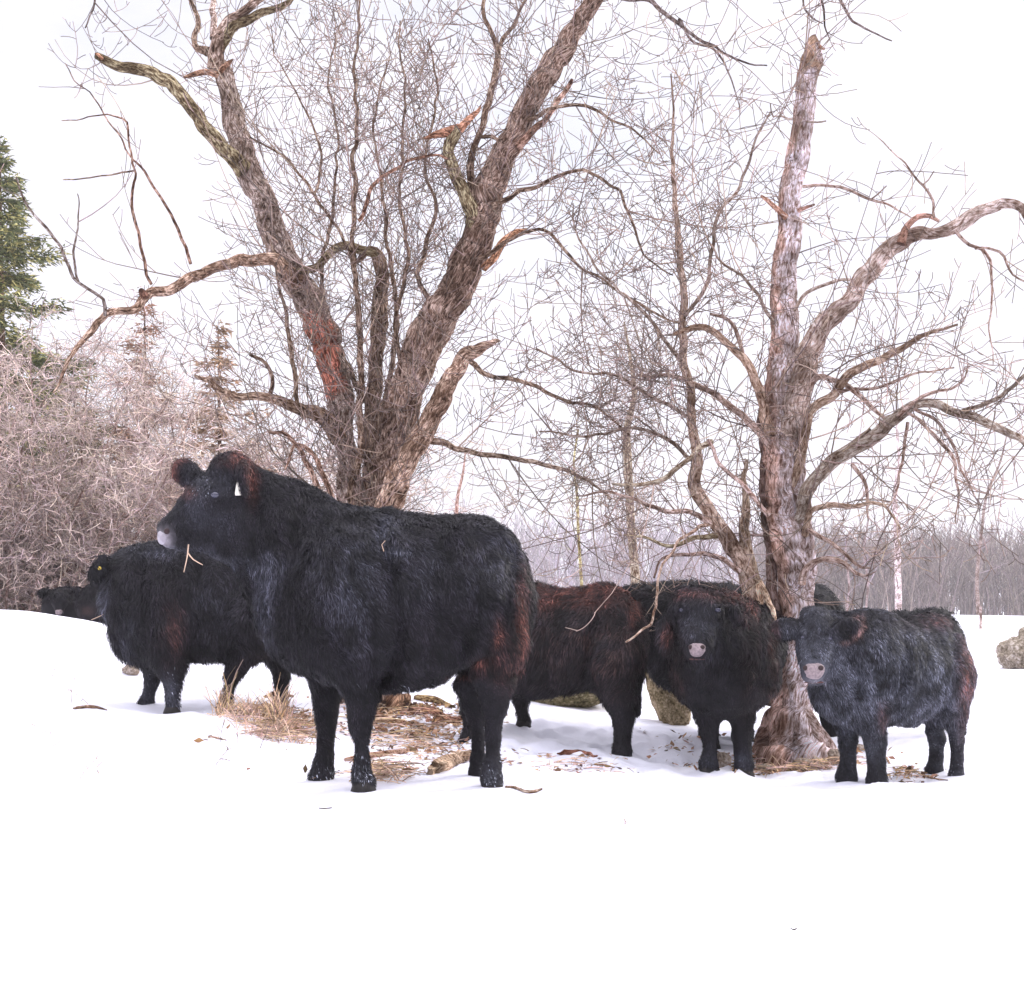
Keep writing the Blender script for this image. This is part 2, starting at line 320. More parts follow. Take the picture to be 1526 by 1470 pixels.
COWS.append(dict(name='calf', D=7.7, cell=.011, hairs=115000, hl=6.5, comb=(.35, 0, -1),
  label='woolly charcoal calf with spread ears and pink nose, right of the pale trunk', cat='calf',
  creases=[([(1345, 925), (1348, 985), (1342, 1040), (1325, 1080)], 9, 10), ([(1418, 940), (1422, 1000), (1405, 1050), (1380, 1078)], 9, 9), ([(1262, 945), (1268, 1000), (1285, 1040)], 7, 11)],
  prims=[('c', (1298, 1004, 0), 79, (1362, 1005, 70), 79, .9, 30), ('e', (1382, 987, 95), (50, 68, 70), 0, 30), ('c', (1300, 950, 0), 30, (1398, 948, 95), 31, 1, 22), ('e', (1397, 1015, 95), (39, 66, 64), 0, 28),
         ('c', (1290, 985, 0), 70, (1242, 965, -25), 54, .85, 40), ('c', (1262, 1020, 0), 52, (1250, 1035, -5), 40, .85, 35),
         ('e', (1216, 938, -70), (28, 30, 30), 0, 12), ('c', (1215, 945, -74), 27, (1213, 985, -96), 22, .85, 12), ('c', (1213, 985, -96), 22, (1212, 1000, -103), 21, .8, 8),
         ('e', (1214, 914, -63), (22, 13, 22), 0, 8), ('c', (1225, 975, -50), 32, (1240, 1005, -30), 30, .85, 25),
         ('c', (1196, 930, -70), 9, (1182, 934, -74), 13, .8, 4), ('e', (1170, 937, -76), (23, 18, 8), 14, 5),
         ('c', (1238, 930, -76), 9, (1250, 934, -86), 13, .8, 4), ('e', (1262, 938, -96), (26, 20, 7), -24, 5),
         ('e', (1199, 942, -92), (9, 5, 7), 0, 3), ('e', (1234, 944, -91), (9, 5, 7), 0, 3)],
  legs=[[(1290, 1030, -18, 46), (1300, 1075, -22, 28), (1304, 1105, -22, 20), (1305, 1138, -22, 15), (1306, 1164, -22, 17)],
        [(1262, 1030, 20, 42), (1263, 1070, 25, 25), (1264, 1100, 25, 18.5), (1264, 1133, 25, 14), (1262, 1158, 25, 16)],
        [(1412, 1010, 75, 40), (1420, 1060, 75, 27), (1426, 1100, 75, 17), (1427, 1130, 75, 14), (1425, 1156, 75, 15)],
        [(1390, 1020, 125, 40), (1388, 1070, 130, 24), (1396, 1100, 130, 16), (1395, 1128, 130, 14), (1392, 1148, 130, 15)]],
  tints=[((1340, 1015), (200, 120), GREYC, 1.0), ((1245, 1010), (50, 60), GREYC, .7), ((1213, 1016), (20, 6), PALE, .35), ((1238, 975), (6, 26), GREYC, .8), ((1440, 1000), (14, 90), RED, .5), ((1400, 925), (50, 14), RED, .35), ((1330, 920), (90, 14), BLK, .7), ((1280, 950), (26, 36), BLK, .6), ((1350, 945), (70, 25), BLK, .4),
         ((1262, 938), (26, 20), BLK, 1.0), ((1262, 938), (22, 16), BLK, 1.0), ((1284, 927), (3.5, 8), PINK, 1.0), ((1281, 940), (4, 7), PINK, 1.0), ((1273, 951), (6, 4), PINK, .9), ((1276, 920), (7, 3), PINK, .6), ((1260, 957), (8, 3), PINK, .6), ((1155, 938), (5, 16), RED, .5), ((1425, 1150), (16, 24), FROST, .06), ((1315, 1068), (8, 18), RED, .6), ((1385, 1050), (30, 30), GREY, .5)],
  short=[((1213, 960), (50, 60), .6)],
  eye=[(1198, 949, 4.8), (1236, 951, 4.8)], nose=dict(c=(1212, 1001), r=(18, 13.5), nostril=[(1200, 996, 4.0), (1224, 996, 4.0)]), nose_mat='pink', tail=None, tag=None))

COWS.append(dict(name='cow', D=10.3, cell=.018, hairs=16000, hl=9, comb=(0, 0, -1),
  label='black cow behind the pale trunk, rump showing above the calf head',
  prims=[('e', (1200, 948, 0), (64, 80, 80), 0, 30), ('e', (1170, 960, 60), (50, 70, 90), 0, 30), ('c', (1215, 985, 0), 38, (1220, 1010, 0), 30, .9, 25)],
  legs=[[(1215, 1000, 0, 32), (1225, 1040, 0, 19), (1234, 1070, 0, 12), (1238, 1092, 0, 12)],
        [(1180, 1000, 0, 32), (1178, 1040, 0, 19), (1176, 1070, 0, 12), (1176, 1092, 0, 12)],
        [(1160, 1000, 120, 30), (1160, 1040, 120, 18), (1160, 1070, 120, 12), (1160, 1085, 120, 12)],
        [(1185, 1000, 120, 30), (1185, 1040, 120, 18), (1185, 1070, 120, 12), (1185, 1085, 120, 12)]],
  tints=[((1225, 1020), (16, 30), BRN, .5)], short=[], eye=[], nose=None, tail=None, tag=None))

COWS.append(dict(name='cow', D=9.8, cell=.018, hairs=12000, hl=9, comb=(0, 0, -1),
  label='black cow almost hidden behind the charcoal calf, only a tuft showing',
  prims=[('c', (1392, 955, 0), 46, (1340, 965, 20), 48, .9, 30), ('e', (1400, 915, 0), (20, 10, 18), 12, 10), ('c', (1335, 960, 20), 44, (1305, 955, 30), 32, .8, 20)],
  legs=[[(1420, 975, -15, 26), (1428, 1030, -15, 15), (1428, 1070, -15, 11), (1427, 1090, -15, 11)],
        [(1412, 975, 30, 26), (1420, 1030, 30, 15), (1420, 1070, 30, 11), (1420, 1085, 30, 11)],
        [(1315, 980, 0, 26), (1308, 1030, 0, 15), (1306, 1070, 0, 11), (1306, 1090, 0, 11)],
        [(1305, 980, 40, 26), (1300, 1030, 40, 15), (1299, 1070, 40, 11), (1299, 1087, 40, 11)]],
  tints=[], short=[], eye=[], nose=None, tail=None, tag=None))

COWS.append(dict(name='cow', D=14.3, cell=.026, hairs=14000, hl=6, comb=(0, 0, -1),
  label='distant black cow facing the viewer under the thicket at the snow crest',
  prims=[('e', (98, 906, 30), (34, 34, 40), 0, 15), ('e', (90, 892, -15), (17, 17, 16), 0, 10), ('c', (90, 897, -18), 15, (88, 912, -28), 10, .9, 8),
         ('e', (68, 881, -10), (14, 9, 8), -20, 3), ('e', (112, 881, -10), (13, 9, 8), 20, 3)],
  legs=[[(82, 915, 10, 12), (80, 940, 10, 7), (80, 962, 10, 6)], [(105, 915, 10, 12), (106, 940, 10, 7), (106, 962, 10, 6)],
        [(90, 915, 70, 12), (90, 940, 70, 7), (90, 960, 70, 6)], [(115, 915, 70, 12), (115, 940, 70, 7), (115, 960, 70, 6)]],
  tints=[], short=[], eye=[], nose=dict(c=(88, 913), r=(5.5, 4.5), nostril=[]), nose_mat='pink', tail=None, tag=None))

COWS.append(dict(name='cow', D=14.0, cell=.026, hairs=14000, hl=6, comb=(0, 0, -1),
  label='distant black cow beside the ear of the cow with the yellow stud',
  prims=[('c', (135, 905, 10), 28, (165, 903, 30), 30, 1, 15), ('e', (134, 886, 0), (15, 17, 14), 0, 10), ('e', (148, 868, 0), (14, 9, 8), -40, 3), ('e', (118, 876, 0), (12, 8, 7), 20, 3)],
  legs=[[(130, 915, 10, 12), (130, 940, 10, 7), (130, 965, 10, 6)], [(145, 915, 30, 12), (146, 940, 30, 7), (146, 963, 30, 6)],
        [(165, 915, 10, 12), (166, 940, 10, 7), (166, 965, 10, 6)], [(178, 915, 50, 12), (178, 940, 50, 7), (178, 962, 50, 6)]],
  tints=[((130, 912), (12, 8), BRN, .8)], short=[], eye=[], nose=None, tail=None, tag=None))

HOOF = 13   # pixels from the last leg joint down to the sole, times the leg's own scale

# ------------------------------------------------------------------ terrain
ctrl = [(763, 1470, 3.2), (-300, 1450, 3.2), (1800, 1450, 3.3), (763, 1300, 4.5), (200, 1280, 4.8), (1300, 1280, 4.9),
        (0, 1120, 6.9), (-300, 1100, 7), (250, 1085, 8.2), (0, 1010, 9.8), (90, 1000, 10), (540, 1062, 10.0), (1180, 1138, 9.2), (90, 921, 13.2), (-60, 914, 13.2), (200, 940, 13.0),
        (350, 975, 13), (600, 985, 14), (980, 975, 16), (850, 1050, 11.2), (1505, 998, 15), (1462, 938, 30), (1600, 1120, 8), (1700, 1000, 14), (1380, 930, 32), (763, 945, 32), (1900, 940, 30)]
ctrl_pts = [P(*c) for c in ctrl]
for X, Y, Z in [(-3, 0, .2), (3, 0, .2), (0, -6, .1), (-12, 8, .6), (14, 8, -.2), (-8, 22, .2), (-20, 20, .3), (0, 22, -.1), (18, 22, -.1), (-30, 40, -.6), (0, 40, -.25), (30, 40, -.15), (0, -30, 0), (-60, 0, 0), (60, 0, 0)]:
    ctrl_pts.append(np.array((X, Y, Z)))
for c in COWS:
    s = c['D'] / F
    for lg in c['legs']:
        x, y, d, r = lg[-1]
        ctrl_pts.append(P(x, y + HOOF * r / 16.0, c['D'] + d * s) + np.array((0, 0, .018)))
CP = np.array(ctrl_pts)

def warp(xy):            # compress distance so far anchors do not dominate the spline
    xy = np.asarray(xy, dtype=float) - (0, 8.0)
    r = np.sqrt((xy ** 2).sum(-1, keepdims=True)) + 1e-9
    return xy / r * np.arcsinh(r / 6.0) * 6.0

def tps_fit(pts, z, lam=.02):
    n = len(pts); d = np.linalg.norm(pts[:, None] - pts[None], axis=-1)
    K = np.where(d > 0, d * d * np.log(d + 1e-9), 0) + lam * np.eye(n) * n ** .5
    A = np.zeros((n + 3, n + 3)); A[:n, :n] = K; A[:n, n] = 1; A[:n, n + 1:] = pts; A[n, :n] = 1; A[n + 1:, :n] = pts.T
    return np.linalg.solve(A, np.concatenate([z, np.zeros(3)]))
WP = warp(CP[:, :2]); WZ = tps_fit(WP, CP[:, 2])

def ground_base(XY):
    XY = np.atleast_2d(XY); q = warp(XY); out = np.zeros(len(q))
    for k in range(0, len(q), 20000):
        d = np.linalg.norm(q[k:k + 20000, None] - WP[None], axis=-1)
        out[k:k + 20000] = (np.where(d > 0, d * d * np.log(d + 1e-9), 0) @ WZ[:len(WP)]) + WZ[len(WP)] + q[k:k + 20000] @ WZ[len(WP) + 1:]
    r = np.linalg.norm(XY - (0, 8), axis=1)
    t = np.clip((r - 25) / 25, 0, 1); t = t * t * (3 - 2 * t)
    far = -.1 - np.clip(r - 32, 0, 120) * .045
    return out * (1 - t) + far * t

_hr = np.random.RandomState(19)
PRINTS = [(_hr.uniform(-2.2, 3.6), _hr.uniform(5.6, 10.2), _hr.uniform(.05, .085)) for _ in range(170)] + [(-4 + .33 * k_ + _hr.normal(0, .08), 7.4 - .11 * k_ + .18 * (k_ % 2), .06) for k_ in range(9)] \
    + [(3.4 + .3 * k_, 7.0 + .35 * k_ + .2 * (k_ % 2), .06) for k_ in range(9)] + [(-3.2 + _hr.normal(0, .5), 6.4 + _hr.normal(0, .8), .05) for _ in range(14)]

def ground(XY):
    XY = np.atleast_2d(np.asarray(XY, dtype=float)); z = ground_base(XY)
    p = np.concatenate([XY, np.zeros((len(XY), 1))], 1)
    tr = np.exp(-((XY[:, 0] - .3) / 3.2) ** 2 - ((XY[:, 1] - 9.0) / 1.6) ** 2)          # trampled snow round the trees
    near = np.exp(-np.maximum(np.linalg.norm(XY - (0, 8), axis=1) - 12, 0) / 6)
    z = z + near * (.035 * fbm(p, .9, 3) + (.008 + .045 * tr) * fbm(p, 4.5, 5) + (.003 + .022 * tr) * noise3(p, 11, 9))
    zone = (np.abs(XY[:, 0]) < 7) & (XY[:, 1] > 5) & (XY[:, 1] < 12)
    if zone.any():
        q = XY[zone]; dz = np.zeros(len(q))
        for hx, hy, hr_ in PRINTS:
            d = np.hypot(q[:, 0] - hx, q[:, 1] - hy) / hr_; dz = dz - .035 * np.exp(-d ** 4) + .012 * np.exp(-((d - 1.35) / .35) ** 2)
        z[zone] += dz
    return z

def gz(x, y): return float(ground([(x, y)])[0])

n = 620
u = np.linspace(-1, 1, n)
ax = np.sinh(u * 6.6) / np.sinh(6.6) * 420
ay = np.sinh(u * 6.6) / np.sinh(6.6) * 420 + 8.0
GX, GY = np.meshgrid(ax, ay)
XY = np.stack([GX.ravel(), GY.ravel()], 1)
GZ = ground(XY)
V = np.concatenate([XY, GZ[:, None]], 1)
i = np.arange(n - 1); I, J = np.meshgrid(i, i); b0 = (J * n + I).ravel()
quads = np.stack([b0, b0 + 1, b0 + n + 1, b0 + n], 1)
tag(mesh_obj('snow_ground', V, quads, mat=M_SNOW), kind='structure')

# ------------------------------------------------------------------ tubes
def catmull(pts, step):
    pts = np.asarray(pts, dtype=float); n = len(pts)
    ext = np.concatenate([[2 * pts[0] - pts[1]], pts, [2 * pts[-1] - pts[-2]]])
    out = []
    for k in range(n - 1):
        p0, p1, p2, p3 = ext[k:k + 4]
        m = max(1, int(np.linalg.norm(p2[:3] - p1[:3]) / step))
        t = np.linspace(0, 1, m, endpoint=False)[:, None]
        out.append(.5 * ((2 * p1) + (p2 - p0) * t + (2 * p0 - 5 * p1 + 4 * p2 - p3) * t * t + (3 * p1 - p0 - 3 * p2 + p3) * t ** 3))
    out.append(pts[-1:]); return np.concatenate(out)

class TubeSet:
    """collects tubes; thick ones get real relief on the bark"""
    def __init__(s): s.V = []; s.Q = []; s.T = []; s.C = []; s.U = []; s.n = 0
    def tube(s, path, rad, sides, col, rough=0.0, seed=0, patch=None, lobes=0):
        path = np.asarray(path); rad = np.asarray(rad); m = len(path)
        tan = np.gradient(path, axis=0); tan /= np.linalg.norm(tan, axis=1, keepdims=True) + 1e-9
        ref = np.array((0.31, -.9, .3)); ref /= np.linalg.norm(ref)
        a = np.cross(tan, ref); a /= np.linalg.norm(a, axis=1, keepdims=True) + 1e-9
        b = np.cross(tan, a)
        th = np.linspace(0, 2 * np.pi, sides + 1)
        ring = a[:, None] * np.cos(th)[None, :, None] + b[:, None] * np.sin(th)[None, :, None]
        L = np.concatenate([[0], np.cumsum(np.linalg.norm(np.diff(path, axis=0), axis=1))])
        rr = rad[:, None] * np.ones(sides + 1)[None]
        if rough:
            th2 = th.copy(); th2[-1] = th2[0]
            q = np.stack(np.broadcast_arrays(np.cos(th2)[None] * 2.2 + seed, np.sin(th2)[None] * 2.2, (L / .35)[:, None]), -1)
            q2 = np.stack(np.broadcast_arrays(np.cos(th2)[None] * 4.5 + seed, np.sin(th2)[None] * 4.5, (L / .11)[:, None]), -1)
            q3 = np.stack(np.broadcast_arrays(np.cos(th2)[None] * 9 + seed, np.sin(th2)[None] * 9, (L / .045)[:, None]), -1)
            rr = rr * (1 + rough * (1.0 * noise3(q, 1, 3) + .6 * noise3(q2, 1, 5) + .35 * noise3(q3, 1, 8)))
        if lobes:
            g_ = np.clip((rad - lobes) / lobes, 0, 1.2)[:, None]; t3 = th.copy(); t3[-1] = t3[0]
            rr = rr * (1 + g_ * (.20 * np.cos(5 * t3 + .7) + .10 * np.cos(9 * t3 + 2) + .05 * np.cos(14 * t3))[None])
        v = path[:, None] + ring * rr[..., None]
        k = sides + 1
        s.V.append(v.reshape(-1, 3)); s.U.append(np.stack(np.broadcast_arrays((th / (2 * np.pi))[None] * (rad[:, None] ** .6 * np.mean(rad) ** .4 * 6.28), L[:, None] + seed * 3.7), -1).reshape(-1, 2))
        c = np.asarray(col, dtype=float)
        if c.ndim == 1: c = np.broadcast_to(c, (m, 3))
        cv = np.repeat(c, k, axis=0)
        if patch:
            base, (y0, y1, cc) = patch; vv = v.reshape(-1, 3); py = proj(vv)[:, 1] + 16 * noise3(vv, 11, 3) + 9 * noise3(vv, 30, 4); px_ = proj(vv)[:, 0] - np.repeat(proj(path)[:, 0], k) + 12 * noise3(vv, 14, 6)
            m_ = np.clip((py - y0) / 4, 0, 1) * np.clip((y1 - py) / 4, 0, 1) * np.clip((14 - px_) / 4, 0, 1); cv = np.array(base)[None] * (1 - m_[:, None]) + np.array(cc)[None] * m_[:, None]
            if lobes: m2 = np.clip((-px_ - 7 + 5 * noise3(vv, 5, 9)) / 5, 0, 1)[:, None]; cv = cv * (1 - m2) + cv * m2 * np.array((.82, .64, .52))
        s.C.append(cv)
        i, j = np.meshgrid(np.arange(m - 1), np.arange(sides), indexing='ij')
        q0 = (i * k + j).ravel() + s.n
        s.Q.append(np.stack([q0, q0 + 1, q0 + k + 1, q0 + k], 1))
        # end caps
        for e, flip in ((0, 1), (m - 1, 0)):
            ctr = len(s.V); s.V.append((path[e] + tan[e] * rad[e] * (.35 if e else -.35))[None]); s.U.append(np.array([[0, L[e] + seed]])); s.C.append(c[e][None])
            ci = s.n + m * k + (0 if e == 0 else 1)
            base = s.n + e * k + np.arange(sides)
            s.T.append(np.stack([base, np.full(sides, ci), base + 1] if not flip else [base + 1, np.full(sides, ci), base], 1))
        s.n += m * k + 2
    def build(s, name, mat, parent=None):
        return mesh_obj(name, np.concatenate(s.V), np.concatenate(s.Q), np.concatenate(s.T), mat, parent, True, np.concatenate(s.C), np.concatenate(s.U))

def fine_tubes(name, paths, rads, cols, mat, parent, sides=3):
    """paths (N,m,3), rads (N,m), cols (N,3): thousands of twigs as one mesh"""
    paths = np.asarray(paths); Nn, m, _ = paths.shape
    tan = np.gradient(paths, axis=1); tan /= np.linalg.norm(tan, axis=2, keepdims=True) + 1e-9
    ref = np.array((.2, -.95, .21)); a = np.cross(tan, ref); a /= np.linalg.norm(a, axis=2, keepdims=True) + 1e-9; b = np.cross(tan, a)
    th = np.arange(sides) * 2 * np.pi / sides
    v = paths[:, :, None] + (a[:, :, None] * np.cos(th)[None, None, :, None] + b[:, :, None] * np.sin(th)[None, None, :, None]) * np.asarray(rads)[:, :, None, None]
    V = v.reshape(-1, 3)
    k, i, j = np.meshgrid(np.arange(Nn), np.arange(m - 1), np.arange(sides), indexing='ij')
    f = lambda ii, jj: (k * m * sides + ii * sides + jj % sides).ravel()
    Q = np.stack([f(i, j), f(i, j + 1), f(i + 1, j + 1), f(i + 1, j)], 1)
    C = np.repeat(np.asarray(cols), m * sides, axis=0)
    return mesh_obj(name, V, Q, None, mat, parent, True, C)

class Twigs:
    """grows side shoots along limbs; every shoot ends up as an 8-point path"""
    M = 8
    def __init__(s, seed, up=.25, curl=.28, col=(.22, .15, .135), rmin=.0016):
        s.r = np.random.RandomState(seed); s.P = []; s.Rd = []; s.C = []; s.up = up; s.curl = curl; s.bright = .4; s.col = np.array(col); s.rmin = rmin
    def shoot(s, p, d, L, r, up=None):
        up = s.up if up is None else up
        d = d / (np.linalg.norm(d) + 1e-9); pts = [p]; st = L / (s.M - 1); bend = s.r.normal(0, s.curl * .62, 3)
        for k in range(s.M - 1):
            d = d + bend + s.r.normal(0, s.curl, 3) * .42 + np.array((0, 0, up * .3)); d /= np.linalg.norm(d)
            pts.append(pts[-1] + d * st)
        pts = np.array(pts); s.P.append(pts); s.Rd.append(np.maximum(np.linspace(r, r * .28, s.M), s.rmin))
        s.C.append(s.col * (s.r.uniform(.9, 1.7) if s.r.uniform() < s.bright else s.r.uniform(.35, .95)) * np.array((1, s.r.uniform(.92, 1.05), s.r.uniform(.9, 1.15))))
        return pts
    def along(s, path, L, r, spacing, level, up=None, a0=.15, flat=1.0):
        """side shoots along a path; L is the mean length"""
        seg = np.linalg.norm(np.diff(path, axis=0), axis=1); tot = seg.sum(); cum = np.concatenate([[0], np.cumsum(seg)])
        t = a0 * tot + s.r.uniform(0, spacing)
        while t < tot:
            k = min(np.searchsorted(cum, t) - 1, len(seg) - 1); k = max(k, 0); f = (t - cum[k]) / max(seg[k], 1e-6)
            p = path[k] * (1 - f) + path[k + 1] * f; tan = (path[k + 1] - path[k]) / max(seg[k], 1e-6)
            rnd = s.r.normal(0, 1, 3) * (1, flat, 1); rnd -= tan * rnd.dot(tan); rnd /= np.linalg.norm(rnd) + 1e-9
            ang = math.radians(s.r.uniform(32, 78)); d = tan * math.cos(ang) + rnd * math.sin(ang)
            l = L * s.r.uniform(.35, 1.5) * (1 - .35 * t / tot)
            q = s.shoot(p, d, l, r * (.6 + .5 * l / L) * .8, up)
            if level > 0: s.along(q, L * (.46 if level > 1 else .34), r * .62, spacing * (.62 if level > 1 else 1.0), level - 1, up, .12, flat)
            t += spacing * s.r.uniform(.5, 1.6)
    def build(s, name, parent, mat=None, sides=3):
        return fine_tubes(name, np.array(s.P), np.array(s.Rd), np.array(s.C), mat or M_TWIG, parent, sides)

def px_path(pts, D0, D1, step=.03):
    """pts (x, y, width) in photo pixels, depth runs from D0 to D1 -> world path, radii"""
    pts = np.array([(p[0], p[1], p[2]) for p in pts], dtype=float); m = len(pts)
    Ds = np.linspace(D0, D1, m)
    q = np.array([[*P(x, y, D), wd * .5 * D / F] for (x, y, wd), D in zip(pts, Ds)])
    q = catmull(q, step); q[:, 3] = np.maximum(q[:, 3], .0012)
    return q[:, :3], q[:, 3]

# ------------------------------------------------------------------ cattle
def smin(a, b, k):
    h = np.maximum(k - np.abs(a - b), 0) / k
    return np.minimum(a, b) - h * h * k * .25

def surface_nets(Fv, org, cell):
    nx, ny, nz = Fv.shape; ins = Fv < 0
    corners = [(a, b, c) for a in (0, 1) for b in (0, 1) for c in (0, 1)]
    cnt = sum(ins[a:nx - 1 + a, b:ny - 1 + b, c:nz - 1 + c].astype(np.int8) for a, b, c in corners)
    act = np.argwhere((cnt > 0) & (cnt < 8)); idx = -np.ones((nx - 1, ny - 1, nz - 1), dtype=np.int64)
    idx[act[:, 0], act[:, 1], act[:, 2]] = np.arange(len(act))
    acc = np.zeros((len(act), 3)); num = np.zeros(len(act))
    for a in corners:
        for ax_ in range(3):
            if a[ax_]: continue
            b = list(a); b[ax_] = 1
            fa = Fv[act[:, 0] + a[0], act[:, 1] + a[1], act[:, 2] + a[2]]; fb = Fv[act[:, 0] + b[0], act[:, 1] + b[1], act[:, 2] + b[2]]
            cr = (fa < 0) != (fb < 0); t = np.where(cr, fa / np.where(cr, fa - fb, 1), 0)
            pos = np.tile(np.array(a, dtype=float), (len(act), 1)); pos[:, ax_] += t
            acc += pos * cr[:, None]; num += cr
    Vv = (act + acc / num[:, None]) * cell + org
    faces = []
    for ax_ in range(3):
        o1, o2 = (ax_ + 1) % 3, (ax_ + 2) % 3
        sl = [slice(1, -1)] * 3; s0 = list(sl); s1 = list(sl)
        s0[ax_] = slice(0, -1); s1[ax_] = slice(1, None)
        A = ins[tuple(s0)]; B = ins[tuple(s1)]
        e = np.argwhere(A != B); off = np.ones(3, dtype=int); off[ax_] = 0; e = e + off
        inside = ins[e[:, 0], e[:, 1], e[:, 2]]
        def cell_i(d1, d2):
            c = e.copy(); c[:, o1] -= d1; c[:, o2] -= d2; return idx[c[:, 0], c[:, 1], c[:, 2]]
        q = np.stack([cell_i(1, 1), cell_i(0, 1), cell_i(0, 0), cell_i(1, 0)], 1)
        q[~inside] = q[~inside][:, ::-1]; faces.append(q)
    return Vv, np.concatenate(faces)

def proj(Wp):
    return np.stack([Wp[:, 0] / Wp[:, 1] * F + CX, HY - (Wp[:, 2] - CAMZ) / Wp[:, 1] * F], 1)

def coat_colour(c, Wp, rnd=0.0, seed=0):
    """coat colours: black with russet patches; grey ones also paint in rim light and sheen, given in the cow's own profile coordinates"""
    px = proj(Wp); n = len(Wp); col = np.tile(np.array(BLK), (n, 1))
    nz_ = fbm(Wp, 14, 31)
    for (cx, cy), (rx, ry), cc, st in c['tints']:
        d = ((px[:, 0] - cx) / rx) ** 2 + ((px[:, 1] - cy) / ry) ** 2
        m = st * np.exp(-d * 1.1) * np.clip(.75 + nz_ * 1.1, 0, 1.4)
        m = np.clip(m, 0, 1)
        if rnd:
            m = np.clip(m * RC.uniform(.2, 1.9, n), 0, 1)
            if cc is FROST: m = (RC.uniform(0, 1, n) < m * 1.0).astype(float) * .8
        col = col * (1 - m[:, None]) + np.array(cc) * m[:, None]
    return col

RC = np.random.RandomState(3)

